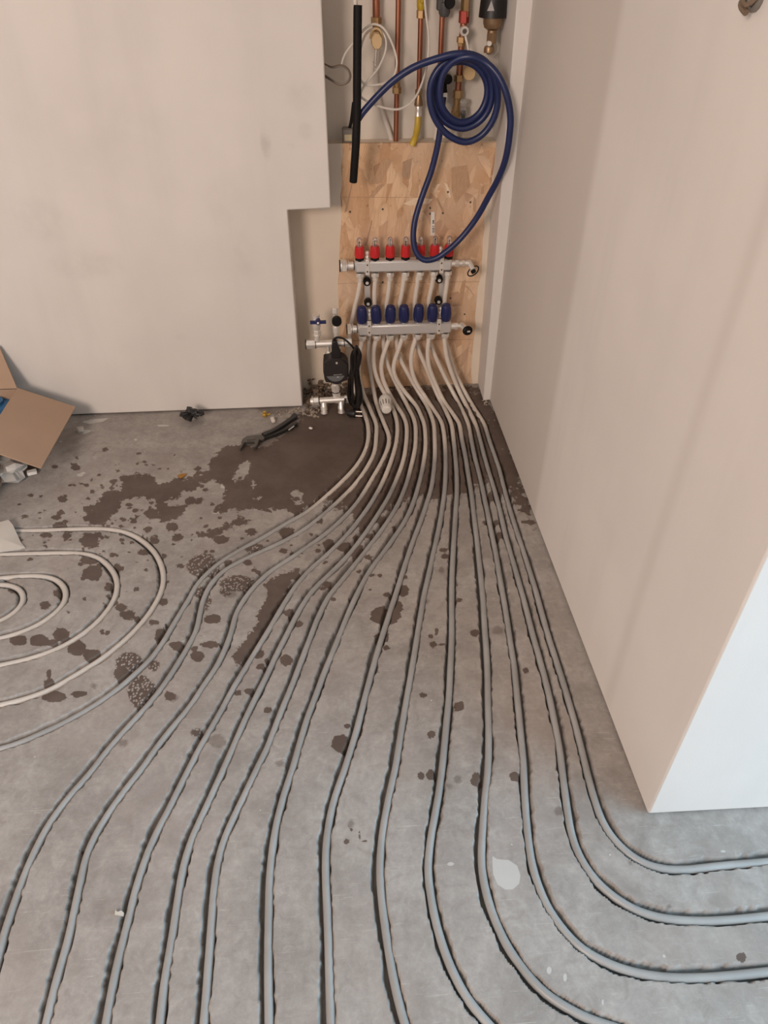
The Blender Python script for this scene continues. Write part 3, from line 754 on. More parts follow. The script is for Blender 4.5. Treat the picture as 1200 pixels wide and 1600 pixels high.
for mi_, px in ((0, [(598,248),(614,249),(594,287),(579,288)]), (0, [(592,288),(601,288),(584,308),(576,308)]), (1, [(629,253),(644,247),(640,279),(628,276)]), (1, [(580.5,344),(582,345),(573,384),(570,384)]),
               (1, [(550,285),(551,286),(542,330),(538,332)]), (2, [(694,285),(699,288),(705,308),(702,309)]), (2, [(683,288),(688,287),(680,302),(677,300)]), (0, [(752,293),(757,289),(756,303),(751,303)]), (1, [(681,310),(684,309),(694,330),(692,333)]), (0, [(722,440),(728,437),(722,478),(714,478)]), (2, [(630,318),(650,309),(676,311),(670,318),(640,321)]), (0, [(705,262),(730,258),(735,290),(712,318),(706,300)])):
    mb = MB(); mb.prism([wp(u, v, -.0002) for (u, v) in px], (0, -.0009, 0)); mb.build('wood_flake', flake_m[mi_], wb)
mb = MB()
mb.tube([wp(531,308,.0008), wp(600,308.5,.0008), wp(680,308,.0008)], 0.0005, 5)
mb.build('pencil_line', M['card'], wb)
mb = MB()
for (u, v) in ((598,327),(547,331),(672,325),(672,334),(692,333),(598,441),(700,300),(735,316),(704,466),(726,491),(651,380)):
    mb.ball(wp(u, v, .0005), .0035, 8, squash=(1, .4, 1))
mb.build('screw_holes', M['core'], wb)['kind'] = 'stuff'
# ragged plaster along the chipboard's right edge
mb = MB()
r1 = random.Random(4)
left, right = [], []
for k in range(26):
    v = 223 + (600 - 223) * k / 25
    base = np.interp(v, [223, 300, 345, 440, 530, 600], [782, 768, 761, 753, 744, 741])
    left.append(wp(base - 2 - r1.random() * 4, v, .0022)); right.append(wp(base + 14, v, .0022))
mb.prism(left + right[::-1], (0, .006, 0))
mb.build('plaster_edge', M['niche'], wb)

Rb, Rf, Rw = floor_pt(765, 627), floor_pt(1011, 1274), floor_pt(1200, 1264)
rdir = (Rb - Rf).normalized(); wdir = (Rw - Rf).normalized()
ob = Rf + rdir * 2.1
foot = [Rf, Rf + wdir * 2.9, Vector((3.4, 2.9, 0)), Vector((ob.x, 2.9, 0)), ob]
mb = MB()
mb.prism([Vector((p.x, p.y, GAP)) for p in foot], (0, 0, HT - GAP))
rp_ = lambda u, v: on_plane(u, v, Rf, rdir)
yj = lambda u, v: rp_(u, v).y
M['wall_r'] = plaster('skimmed_plasterboard', (0.73, 0.69, 0.65), blot=0.05, tone_bands=[
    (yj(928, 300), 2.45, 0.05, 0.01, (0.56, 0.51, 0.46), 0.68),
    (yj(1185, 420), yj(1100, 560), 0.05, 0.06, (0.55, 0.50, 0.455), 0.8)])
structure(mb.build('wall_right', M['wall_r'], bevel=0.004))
ins = [foot[0] + wdir * .01 + rdir * .01, foot[1] + rdir * .01, foot[2], foot[3] + Vector((.01, 0, 0)), foot[4] + wdir * .01]
mb = MB(); mb.prism(ins, (0, 0, .03)); structure(mb.build('trim_2', M['core']))
# thin board lining the right of the alcove
Yf = floor_pt(757, 628).y
l0, l1 = at_y(755, 626, Yf), at_y(808, 0, Yf)
k = (HT - l0.z) / (l1.z - l0.z); l2 = l0 + (l1 - l0) * k
l0 = l0 + (l0 - l1) * ((l0.z - .008) / (l1.z - l0.z)) if l0.z > .008 else l0
wxr = Rf.x + rdir.x / rdir.y * (Yf - Rf.y) + .015
mb = MB()
mb.prism([l0, Vector((wxr, Yf, .008)), Vector((wxr, Yf, HT)), l2], (0.004, back_y - Yf, 0))
structure(mb.build('wall_lining', M['wall'], bevel=0.003))
mb = MB(); mb.box((0, 0.15, HT + .05), (6.8, 5.5, .1))
structure(mb.build('ceiling', M['wall']))

# ------------------------------------------------------------------ heating pipes
side_words = ['first', 'second', 'third', 'fourth', 'fifth', 'sixth', 'seventh', 'eighth', 'ninth', 'tenth', 'eleventh', 'twelfth', 'thirteenth', 'fourteenth']
def put_pipe(sp, name, label, group, base_greying, greying_y=None):
    step = 2
    pts = [Vector(p) for p in sp[::step]]
    m_ = MB(); n = 12
    m_.tube(pts, PR, n)
    o = m_.build(name, M['pipe'])
    g = np.zeros(len(m_.v), np.float32)
    ys = np.repeat([p.y for p in pts], n); zs = np.repeat([p.z for p in pts], n)
    if greying_y is None:
        g[:] = base_greying
    else:
        g = np.clip((greying_y - ys) / 0.10, 0, 1) * np.clip((0.02 - zs) / .02, 0, 1)
        g = (0.12 + 0.88 * g).astype(np.float32)
        g[zs > .03] = 0.0
    at = o.data.attributes.new('greying', 'FLOAT', 'POINT'); at.data.foreach_set('value', g)
    return tag(o, label, 'pipe', group)
ends = ['sweeping left below the cream loops', 'leaving low on the left edge']
for i in range(14):
    n_l, n_r = side_words[i], side_words[13 - i]
    if i < 2:
        lab = f'grey heating pipe in floor groove, {n_l} from left, {ends[i]}'
    elif i < 9:
        lab = f'grey heating pipe in floor groove, {n_l} from the left, leaving at the bottom edge'
    elif i == 9:
        lab = 'grey heating pipe in floor groove, fifth from the right wall, leaving at bottom edge'
    else:
        lab = f'grey heating pipe in floor groove, {n_r} from right wall, bending right around the corner'
    if i == 13: lab = 'grey heating pipe in floor groove closest to the right wall, innermost of the bends'
    gy_ = floor_pt(600, np.interp(i, [0, 4, 8, 10, 13], [770, 735, 690, 672, 662])).y
    put_pipe(pipe_paths[i][0], 'heating_pipe', lab, 'heating pipes fanning out from the manifold', 0, gy_)
for j, w in enumerate(('outermost of four nested loops at left', 'second from outside of four nested loops at left', 'third from outside of four nested loops at left', 'innermost tight bend of four nested loops at left')):
    put_pipe(pipe_paths[14 + j][0], 'heating_loop', f'cream heating pipe set in floor, {w}', 'cream heating loops at the left edge', 0.42)

# ------------------------------------------------------------------ manifolds
def px_m(u, v, d):                      # metres per picture pixel at that place
    return (wp(u + 1, v, d) - wp(u, v, d)).length
UP = Vector((0, 0, 1)); FR = Vector((0, -1, 0))
def manifold_body(t, e0, e1, d, h, name='body'):
    p0, p1 = wp(*e0, d), wp(*e1, d)
    ax = (p1 - p0).normalized(); L_len = (p1 - p0).length
    z = UP - ax * UP.dot(ax); z.normalize(); y = z.cross(ax)
    rot = Matrix((ax, y, z)).transposed()
    m_ = MB(); m_.box((p0 + p1) / 2, (L_len, .036, h), .006, rot)
    return m_.build(name, M['steel'], t), p0, p1, ax
def bracket_strip(t, u, v0, v1, d):
    """steel strip clamped over the bar, with holes"""
    a, b = wp(u, v0, d + .0195), wp(u, v1, d + .0195)
    m_ = MB(); m_.box((a + b) / 2, (.0135, .0025, (a - b).length), .0006)
    o = m_.build('strap', M['nickel'], t)
    for f in (.32, .76):
        c = a.lerp(b, f)
        m2 = MB(); m2.cyl(c + FR * .0008, c + FR * .0019, .0030, 10); m2.build('strap_hole', M['core'], o)

dU, dL = 0.052, 0.085
tU = thing('supply_manifold', wp(630, 425, dU), 'upper steel manifold bar with seven red flow meters on the chipboard', 'manifold')
_, u0, u1, uax = manifold_body(tU, (553.5, 415), (705, 411.5), dU, .040)
flow_x = [562, 585.5, 609, 633, 656, 678, 700]
for k, u in enumerate(flow_x):
    f = (u - 553.5) / (705 - 553.5)
    c = u0.lerp(u1, f) + UP * .020
    tilt = (UP + Vector((0, -.06, 0))).normalized()
    m_ = MB(); m_.cyl(c - UP * .003, c + tilt * .010, .0145, 16, 0, .001)
    fm = m_.build('flow_meter', M['rubber'], tU)
    m_ = MB()
    prof = [(0, .0150), (.12, .0158), (.9, .0135), (1, .0125)]
    m_.lathe(c + tilt * .009, c + tilt * .046, prof, 20)
    for q_ in range(10):
        a = 2 * math.pi * q_ / 10
        off = Vector((math.cos(a), math.sin(a), 0))
        m_.tube([c + tilt * .014 + off * .0155, c + tilt * .043 + off * .0136], .0013, 5)
    m_.build('red_collar', M['red'], fm)
    m_ = MB(); m_.lathe(c + tilt * .046, c + tilt * .074, [(0, .0085), (.8, .0085), (.93, .0065), (1, .003)], 14)
    m_.build('sight_glass', glass, fm)
    m_ = MB(); m_.cyl(c + tilt * .046, c + tilt * (.062 + .003 * (k % 3)), .0012, 8); m_.ball(c + tilt * (.058 + .003 * (k % 3)), .0026, 8)
    m_.build('float', M['rubber'], fm)
    # outlet below
    b = u0.lerp(u1, f) - UP * .020
    m_ = MB(); m_.cyl(b + UP * .002, b - UP * .010, .0105, 14); m_.nut(b - UP * .006, b - UP * .019, .0145, rot=k)
    m_.cyl(b - UP * .019, b - UP * .034, .0105, 14, 0, .002)
    on_ = m_.build('outlet_nut', M['nickel'], tU)
    mq = MB(); mq.cyl(b - UP * .0008, b - UP * .0042, .0128, 14); mq.build('gasket', M['grey_p'], on_)
m_ = MB()
e = u0 - uax * .0
m_.cyl(e, e - uax * .022, .0135, 16); m_.cyl(e - uax * .018, e - uax * .021, .0175, 18)
m_.cyl(e - uax * .023, e - uax * .026, .0175, 18)
m_.nut(e - uax * .026, e - uax * .042, .0215, rot=0)
m_.cyl(e - uax * .042, e - uax * .046, .020, 18)
en = m_.build('end_nut', M['nickel'], tU)
for q0, q1, rr_ in ((.0465, .0500, .0195), (.0212, .0228, .0160), (.0002, .0022, .0150)):
    mq = MB(); mq.cyl(e - uax * q0, e - uax * q1, rr_, 18); mq.build('gasket', M['rubber'], en)
m_ = MB()
g0 = u1
m_.cyl(g0 - uax * .002, g0 + uax * .018, .0105, 14); m_.nut(g0 + uax * .012, g0 + uax * .026, .0125); m_.cyl(g0 + uax * .026, g0 + uax * .060, .0085, 14)
m_.nut(g0 + uax * .036, g0 + uax * .046, .0115); m_.cyl(g0 + uax * .050, g0 + uax * .060, .010, 14)
dv = (uax * .35 + FR * .7 - UP * .55).normalized()
m_.cyl(g0 + uax * .062 - dv * .006, g0 + uax * .062 + dv * .028, .009, 14, 0, .001)
m_.build('drain_valve', M['nickel'], tU)
m_ = MB()
cc = g0 + uax * .064 + dv * .026 - UP * .006
ring = [cc + uax * (.016 * math.cos(a)) + (UP * .7 + FR * -.3 + uax * .45) * (.021 * math.sin(a)) for a in np.linspace(0, 2 * math.pi, 24)[:-1]]
m_.tube(ring, .0022, 7, closed=True); m_.cyl(cc + dv * -.003, cc + dv * .006, .0085, 14, 0, .001)
m_.build('cap_with_strap', M['rubber'], tU)

tL = thing('return_manifold', wp(630, 520, dL), 'lower steel manifold bar with seven dark blue valve caps', 'manifold')
_, w0, w1, wax = manifold_body(tL, (558.5, 514), (704.5, 509.5), dL, .040)
cap_x = [566, 588, 609.5, 631, 653, 674.5, 696]
for k, u in enumerate(cap_x):
    f = (u - 558.5) / (704.5 - 558.5)
    c = w0.lerp(w1, f) + UP * .020
    m_ = MB(); m_.cyl(c - UP * .003, c + UP * .008, .012, 14); vb = m_.build('valve_base', M['nickel'], tL)
    tilt = (UP + Vector((random.uniform(-.04, .04), -.08, 0))).normalized()
    m_ = MB()
    m_.lathe(c + tilt * .003, c + tilt * .064, [(0, .0138), (.05, .0158), (.4, .0178), (.75, .0168), (.95, .0148), (.985, .0138), (1, .0115)], 20)
    for q_ in range(12):
        a = 2 * math.pi * q_ / 12
        off = Vector((math.cos(a), math.sin(a), 0))
        m_.tube([c + tilt * .010 + off * .0164, c + tilt * .028 + off * .0179, c + tilt * .054 + off * .0160], .0012, 5)
    m_.build('blue_cap', M['navy'], vb)
    b = w0.lerp(w1, f) - UP * .020
    m_ = MB(); m_.cyl(b + UP * .002, b - UP * .008, .0105, 14); m_.nut(b - UP * .005, b - UP * .018, .0150, rot=k * .7)
    m_.cyl(b - UP * .018, b - UP * .026, .0108, 14, 0, .002)
    on_ = m_.build('outlet_nut', M['nickel'], tL)
    mq = MB(); mq.cyl(b - UP * .0008, b - UP * .0042, .0128, 14); mq.build('gasket', M['grey_p'], on_)
m_ = MB(); e = w0
m_.cyl(e, e - wax * .020, .0130, 16); m_.cyl(e - wax * .015, e - wax * .018, .0172, 18); m_.cyl(e - wax * .020, e - wax * .0225, .0172, 18)
m_.nut(e - wax * .0225, e - wax * .036, .0200, rot=0)
en = m_.build('end_nut', M['nickel'], tL)
for q0, q1, rr_ in ((.0362, .0385, .0180), (.0182, .0199, .0158), (.0002, .0022, .0145)):
    mq = MB(); mq.cyl(e - wax * q0, e - wax * q1, rr_, 18); mq.build('gasket', M['rubber'], en)
m_ = MB(); g0 = w1
m_.cyl(g0 - wax * .002, g0 + wax * .022, .0115, 14); m_.nut(g0 + wax * .014, g0 + wax * .024, .0130); m_.cyl(g0 + wax * .022, g0 + wax * .042, .0085, 14)
dv = (wax * .45 + FR * .85 - UP * .15).normalized()
m_.cyl(g0 + wax * .040 - dv * .008, g0 + wax * .040 + dv * .030, .0105, 16, 0, .001)
m_.build('drain_valve', M['nickel'], tL)
m_ = MB(); cc = g0 + wax * .040 + dv * .030
m_.cyl(cc, cc + dv * .008, .0145, 20, 0, .002)
ring = [cc + dv * .003 + wax * (.015 * math.cos(a)) + UP * (.015 * math.sin(a)) for a in np.linspace(0, 2 * math.pi, 22)[:-1]]
m_.tube(ring, .0028, 7, closed=True)
m_.build('drain_cap', M['rubber'], tL)
m_ = MB(); m_.box(cc + dv * .009, (.012, .004, .006), .001); m_.build('cap_lug', M['nickel'], tL)

for side, (uu, uz, tv) in enumerate((((574, 435), (575.5, 470), (574, 398)), ((688, 431), (686, 467), (688, 391)))):
    nm = 'left' if side == 0 else 'right'
    tB = thing('manifold_bracket', wp(uu[0], 450, .01), f'{nm} steel bracket strap with black rubber knobs holding both manifold bars', 'bracket', 'brackets of the manifold')
    bracket_strip(tB, 574 if side == 0 else 690, 406.5 - 3 * side, 430 - 3 * side, dU)
    bracket_strip(tB, 577 if side == 0 else 686, 502 - 3 * side, 525 - 3 * side, dL)
    m_ = MB(); a, b = wp(uu[0] - .5 + 3 * side, uu[1] - 12, .022), wp(uu[0] + 1, uz[1] + 36, .030)
    m_.box((a + b) / 2, (.020, .003, (a - b).length), .0008); m_.build('back_plate', M['steel'], tB)
    for (u, v, d) in ((uu[0] - (1 if side == 0 else 3), uu[1] + 2.5, .030), (uz[0] - (2 if side else 1), uz[1], .032)):
        c = wp(u, v, d)
        m_ = MB(); m_.lathe(c, c + FR * .026, [(0, .012), (.25, .0135), (.75, .0135), (1, .011)], 18); kn = m_.build('rubber_knob', M['rubber'], tB)
        m_ = MB(); m_.cyl(c + FR * .0255, c + FR * .028, .0055, 12); m_.build('knob_screw', M['nickel'], kn)
    for (u, v, d) in ((tv[0], tv[1], dU), (uz[0] + (2 if side == 0 else 3), uz[1] + 18, dL - .01)):
        c = wp(u, v, d)
        m_ = MB(); m_.cyl(c - UP * .014, c + UP * .010, .0050, 10)
        m_.nut(c - UP * .010, c - UP * .003, .0085); m_.lathe(c + UP * .002, c + UP * .012, [(0, .008), (.5, .0085), (1, .005)], 14)
        m_.box(c - UP * .018 + FR * .004, (.010, .004, .016), .001)
        m_.build('clamp_screw', M['nickel'], tB)

# ------------------------------------------------------------------ pump set in the niche
dP = 0.13
tP = thing('pump_group', wp(520, 600, dP), 'black circulation pump between nickel headers in the wall niche', 'pump')
m_ = MB()
a, b = wp(479, 538, dP), wp(549, 535, dP); ax = (b - a).normalized()
m_.cyl(a + ax * .02, b - ax * .01, .0125, 18)
m_.nut(a, a + ax * .028, .0165); m_.cyl(a - ax * .004, a + ax * .002, .015, 18); m_.cyl(a + ax * .028, a + ax * .034, .0145, 18)
m_.nut(b - ax * .022, b + ax * .002, .016)
uh = m_.build('upper_header', M['nickel'], tP)
for q0, q1, rr_ in ((a - ax * .004, a - ax * .001, .0168), (a + ax * .030, a + ax * .0325, .0158), (b - ax * .026, b - ax * .0235, .0150)):
    mq = MB(); mq.cyl(q0, q1, rr_, 18); mq.build('gasket', M['rubber'], uh)
c = wp(496, 533, dP)
m_ = MB(); m_.cyl(c, c + UP * .040, .0105, 16); m_.nut(c + UP * .026, c + UP * .042, .0145); m_.cyl(c + UP * .023, c + UP * .026, .0155, 16)
m_.lathe(c + UP * .042, c + UP * .098, [(0, .011), (.25, .014), (.6, .014), (.8, .011), (.82, .013), (1, .013)], 14)
v1 = m_.build('ball_valve', M['nickel'], tP)
hc = wp(497, 503.5, dP + .024)
m_ = MB(); m_.lathe(hc - FR * .022, hc + FR * .006, [(0, .007), (.6, .0105), (1, .008)], 14)
for s in (-1, 1):
    m_.hull([hc + Vector((s * x, -y, z)) for x in (.006, .027) for y in (-.004, .004) for z in (-.005, .005)])
m_.build('butterfly_handle', M['navy'], v1)
m_ = MB(); m_.ball(hc + FR * .007, .0045, 10); m_.build('handle_screw', M['nickel'], v1)
c = wp(525.5, 530, dP)
m_ = MB(); m_.cyl(c, c + UP * .055, .008, 14); m_.nut(c + UP * .026, c + UP * .048, .0125); m_.cyl(c + UP * .055, c + UP * .095, .0095, 14)
m_.nut(c + UP * .098, c + UP * .116, .0130); m_.build('thermometer_pocket', M['nickel'], tP)
tc_ = wp(526, 499.5, dP + .012)
m_ = MB(); m_.lathe(tc_ - FR * .004, tc_ + FR * .022, [(0, .011), (.3, .0165), (.85, .0165), (1, .013)], 22); m_.build('thermometer_dial', M['rubber'], tP)
# pump head
P0 = [(506,565),(512,561.5),(518.5,560),(533,560),(540,564),(544.5,570),(545,587),(541,594.5),(533.5,597.5),(528.5,600.5),(521.5,600),(517.5,598),(509,597),(507,592.5),(505,580)]
fr = [wp(u, v, .182) for (u, v) in P0]
cen = sum(fr, Vector()) / len(fr)
m_ = MB()
rings = [([cen + (p - cen) * .93 + FR * .006 for p in fr]), fr, [p - FR * .050 for p in fr], [cen + (p - cen) * .8 - FR * .062 for p in fr]]
vv = sum(rings, []); n = len(fr); ff = [tuple(range(n))]
for i in range(3):
    for k in range(n):
        k2 = (k + 1) % n
        ff.append((i * n + k, (i + 1) * n + k, (i + 1) * n + k2, i * n + k2))
ff.append(tuple(3 * n + k for k in range(n - 1, -1, -1)))
m_.add(vv, ff); ph = m_.build('pump_head', M['pump'], tP, angle=30)
m_ = MB(); c = wp(526, 567, .2425); m_.cyl(c, c + FR * .003, .0035, 12); m_.build('indicator', M['nickel'], ph)
m_ = MB()
for (u, v, w) in ((522, 585.9, 1.6), (524, 585.8, 1.2), (525.6, 585.7, 1.2), (527.3, 585.6, 1.3), (529.2, 585.4, 1.3), (531.2, 585.2, 1.5), (533.3, 585.0, 1.5)):
    c = wp(u, v, .2445); m_.box(c, (w * .0018, .0006, .0022), 0)
m_.build('worn_lettering', M['print_'], ph)
def text_obj(body, loc, size, parent, m, name):
    cu = bpy.data.curves.new(name, 'FONT'); cu.body = body; cu.size = size; cu.extrude = .0003; cu.align_x = 'CENTER'
    o = bpy.data.objects.new('tmp', cu); C.objects.link(o)
    dg = bpy.context.evaluated_depsgraph_get(); me_ = bpy.data.meshes.new_from_object(o.evaluated_get(dg))
    bpy.data.objects.remove(o)
    o = bpy.data.objects.new(name, me_); C.objects.link(o)
    me_.materials.clear(); me_.materials.append(m)
    me_.transform(Matrix.Translation(loc) @ Matrix.Rotation(math.pi / 2, 4, 'X'))
    o.parent = parent; o.matrix_parent_inverse = parent.matrix_basis.inverted()
    return o
def text_sub(body, loc, size, parent, m, name):
    o = text_obj(body, loc, size, parent, m, name)
    o.matrix_parent_inverse = Matrix.Identity(4)
    o.matrix_world = Matrix.Identity(4)
    return o
m_ = MB(); c = wp(528, 589, .2445)
m_.hull([c + Vector((x, -y, z)) for (x, z) in ((-.005, -.002), (.005, -.002), (0, .003)) for y in (0, .0006)])
m_.build('pump_emblem', M['print_'], ph)
# volute, plug
m_ = MB(); c = wp(524, 580, .10); m_.lathe(c - FR * .0, wp(524, 580, .18), [(0, .028), (.5, .036), (1, .036)], 20); m_.build('pump_volute', M['grey_p'], tP)
m_ = MB()
prof = [(518.5,561),(533,561),(533,552),(529.5,546),(527,537),(525,533.5),(520.5,533.5),(519,537),(518,548)]
m_.prism([wp(u, v, .176) for (u, v) in prof], -FR * .028); m_.build('power_plug', M['black'], tP, bevel=.003)
m_ = MB(); c = wp(513.5, 553, .13); m_.nut(c - UP * .014, c + UP * .010, .012); m_.cyl(c, c + UP * .035, .007, 12); m_.build('bypass_fitting', M['nickel'], tP)
a, b = wp(524, 600, dP + .025), wp(526.5, 621, dP + .025)
m_ = MB(); ax2 = (b - a).normalized(); Lq = (b - a).length
m_.nut(a, a + ax2 * .030, .0155); m_.cyl(a + ax2 * .030, b + ax2 * .016, .0150, 18, 0, .001); m_.cyl(a - ax2 * .03, a, .012, 14)
up_ = m_.build('union_pipe', M['nickel'], tP)
mq = MB(); mq.cyl(a + ax2 * .0295, a + ax2 * .0315, .0152, 18); mq.build('gasket', M['rubber'], up_)
dQ = .165
a, b = floor_pt(486, 637, .045), floor_pt(546, 634, .045); ax = (b - a).normalized()
a = at_y(485, 627, YO - dQ); b = at_y(547, 623, YO - dQ); ax = (b - a).normalized()
m_ = MB(); m_.cyl(a, b, .0115, 18); m_.nut(a + ax * .010, a + ax * .030, .0150); m_.cyl(a + ax * .006, a + ax * .010, .018, 16); m_.nut(b - ax * .020, b, .0150)
lh = m_.build('lower_header', M['nickel'], tP)
mq = MB(); mq.cyl(a + ax * .031, a + ax * .0335, .0135, 18); mq.build('gasket', M['rubber'], lh)
for (u0_, f) in ((505, .33), (532.5, .77)):
    c = a.lerp(b, f)
    zf = max(c.z - .003, .02)
    m_ = MB(); m_.lathe(c, c + FR * .012 - UP * zf, [(0, .010), (.45, .0105), (.5, .0125), (.74, .0125), (.76, .009), (.84, .009), (.86, .0125), (1, .0125)], 16)
    m_.build('drain_nozzle', M['nickel'], tP)

# ------------------------------------------------------------------ coiled mains cord
tC = thing('mains_cord', wp(555, 600, .19), 'glossy black mains cord bundled into a hanging hank beside the pump', 'cord')
m_ = MB()
lead = [wp(u, v, d) for (u, v, d) in ((522.5,534,.166),(523,529,.170),(527,527,.174),(534,528,.178),(542,533,.184),(549,540,.188),(553,545,.19),(556,560,.19))]
m_.tube(catmull(lead, .005), .0036, 8)
r2 = random.Random(5)
def hank(u, v, jx, jd):
    d0 = .188
    p = at_y(u, v, YO - d0 - jd)
    return p + Vector((jx, 0, 0))
for k in range(13):
    off = (k - 6) / 6
    top, bot = 541 + abs(off) * 4 + r2.uniform(-1, 2), 640 - r2.uniform(0, 9)
    jd = r2.uniform(-.016, .020)
    loop = []
    cl = [(0, top, 1.0), (.1, top + 8, 5.5), (.3, top + 22, 5), (.45, 575, 4), (.62, 590, 6), (.8, 610, 9), (.92, bot - 10, 8.5), (1, bot, 3)]
    cxs = lambda v: np.interp(v, [540, 560, 575, 590, 610, 640], [557, 556.5, 554.5, 553.5, 554, 555])
    for (_, v, w) in cl: loop.append(hank(cxs(v) + w * (.35 + .65 * abs(off)) * (1 if off > 0 else .8) + off * 1.5, v, 0, jd + r2.uniform(-.003, .003)))
    for (_, v, w) in reversed(cl): loop.append(hank(cxs(v) - w * (.35 + .65 * abs(off)) * (.8 if off > 0 else 1) + off * 1.5, v, 0, jd + .004 + r2.uniform(-.003, .003)))
    m_.tube(catmull(loop, .006, True), .0040, 7, closed=True)
m_.build('cord_hank', M['cord'], tC)
m_ = MB(); c = wp(554.5, 575, .192)
ring = [c + Vector((.0135 * math.cos(a), .020 * math.sin(a), 0)) for a in np.linspace(0, 2 * math.pi, 18)[:-1]]
m_.tube(ring, .003, 6, closed=True); m_.build('cable_tie', M['rubber'], tC)
pc = floor_pt(551, 645, .016)
m_ = MB(); m_.lathe(pc - Vector((.020, 0, 0)), pc + Vector((.010, -.006, 0)), [(0, .008), (.3, .014), (.9, .016), (1, .014)], 14)
m_.tube(catmull([pc + Vector((-.018, 0, 0)), pc + Vector((-.030, .006, .012)), pc + Vector((-.024, .02, .05))], .005), .0036, 7)
pg = m_.build('mains_plug', M['black'], tC)
m_ = MB()
for dz in (-.006, .006):
    m_.cyl(pc + Vector((.010, -.006 + dz * .8, dz)), pc + Vector((.034, -.010 + dz * .8, dz)), .0023, 8)
m_.build('plug_pin', M['nickel'], pg)

# ------------------------------------------------------------------ thermostat head lying on the pipes
hb = floor_pt(603, 634, .027)
axh = Vector((.01, -1, -.10)).normalized()
tT = thing('thermostat_head', floor_pt(603, 640), 'white ribbed radiator thermostat head lying on the pipes beside the cord', 'thermostat')
m_ = MB()
m_.lathe(hb - axh * -.028, hb + axh * -.030, [(0, .012), (.05, .017), (.3, .0205), (.62, .0235), (.8, .0245), (.82, .0235), (.86, .0245), (1, .0235)], 30)
hd = m_.build('head_body', M['white'], tT)
m_ = MB(); m_.lathe(hb + axh * -.030, hb + axh * -.044, [(0, .022), (.4, .0235), (1, .020)], 26); m_.build('collar', M['white'], tT)
m_ = MB()
sdx = axh.cross(UP).normalized(); upx = sdx.cross(axh).normalized()
for k in range(7):
    a = math.radians(-84 + 28 * k)
    dr = sdx * math.sin(a) + upx * math.cos(a)
    p, q_ = hb + axh * .012 + dr * .0196, hb + axh * -.013 + dr * .0233
    m_.tube([p, p.lerp(q_, .15), p.lerp(q_, .85), q_], [.0008, .0019, .0019, .0008], 6)
m_.build('slot', M['core'], hd)
m_ = MB(); c = hb + axh * .028
m_.cyl(c, c + axh * .002, .011, 20, 0, .0006); m_.build('end_cap', M['white'], tT)

# ------------------------------------------------------------------ pipes and hoses in the alcove
dK = -0.028
def vert(m_, pts, r, d, n=14, mi=0):
    m_.tube(catmull([wp(u, v, d) for (u, v) in pts], .01), r, n, mi)
def up_to(u, v, d, z=2.0):
    p = wp(u, v, d); return Vector((p.x, p.y, z))
# thick copper stub
t = thing('copper_stub_pipe', wp(588, 60, dK), 'thick short copper pipe with beige octagonal cap, leftmost in the alcove', 'pipe')
m_ = MB(); a = wp(588, 33, dK); m_.cyl(a, up_to(588, 33, dK), .0108, 16); m_.build('copper_length', M['copper'], t)
m_ = MB(); m_.nut(a - UP * .006, a + UP * .010, .0155); m_.cyl(a - UP * .05, a - UP * .004, .011, 14); m_.cyl(wp(583, 62, dK) , wp(594, 62, dK), .016, 16)
m_.build('brass_elbow', M['brass'], t)
c = wp(588.5, 64, .052)
m_ = MB(); m_.lathe(c - FR * .075, c + FR * .012, [(0, .012), (.7, .012), (.72, .0165), (.93, .0165), (1, .0145)], 8, 0, .39)
m_.v = [(x, y, c.z + (z - c.z) * 1.3) for (x, y, z) in m_.v]; m_.build('beige_cap', M['beige'], t)
m_ = MB(); arch = [c + Vector((.0165 * math.cos(a), .012, .006 + .022 * math.sin(a))) for a in np.linspace(-.1, math.pi + .1, 14)]; m_.tube(arch, .0028, 7); m_.build('cap_strap', M['beige'], t)
m_ = MB(); a, b = wp(588, 76, dK), wp(586.5, 97, dK); m_.cyl(a, b, .0055, 12); m_.cyl(b + UP * .002, b - UP * .002, .0085, 14)
m_.cyl(b - UP * .002, b - UP * .010, .005, 10); m_.ball(b - UP * .008, .006, 10); m_.ball(b - UP * .018, .0055, 10); m_.build('steel_nipple', M['nickel'], t)
m_ = MB(); vert(m_, [(586.5,106),(587,125),(590,148),(597,175),(605,198),(612,219),(615,228)], .0082, dK - .018); m_.build('white_pipe', M['cable'], t)
# straight copper
t = thing('copper_pipe', wp(620, 120, dK), 'long straight copper pipe with brass coupling, second from the left', 'pipe')
m_ = MB(); m_.tube([up_to(622.5, 0, dK), wp(622.5, 0, dK), wp(620.5, 120, dK), wp(618.5, 221, dK), wp(618.3, 232, dK)], .0078, 14); m_.build('copper_length', M['copper'], t)
m_ = MB(); a = wp(620, 138, dK); m_.nut(a - UP * .014, a + UP * .004, .0135); m_.cyl(a + UP * .004, a + UP * .014, .0105, 14); m_.nut(a + UP * .012, a + UP * .024, .0115, rot=.8); m_.build('brass_coupling', M['brass'], t)
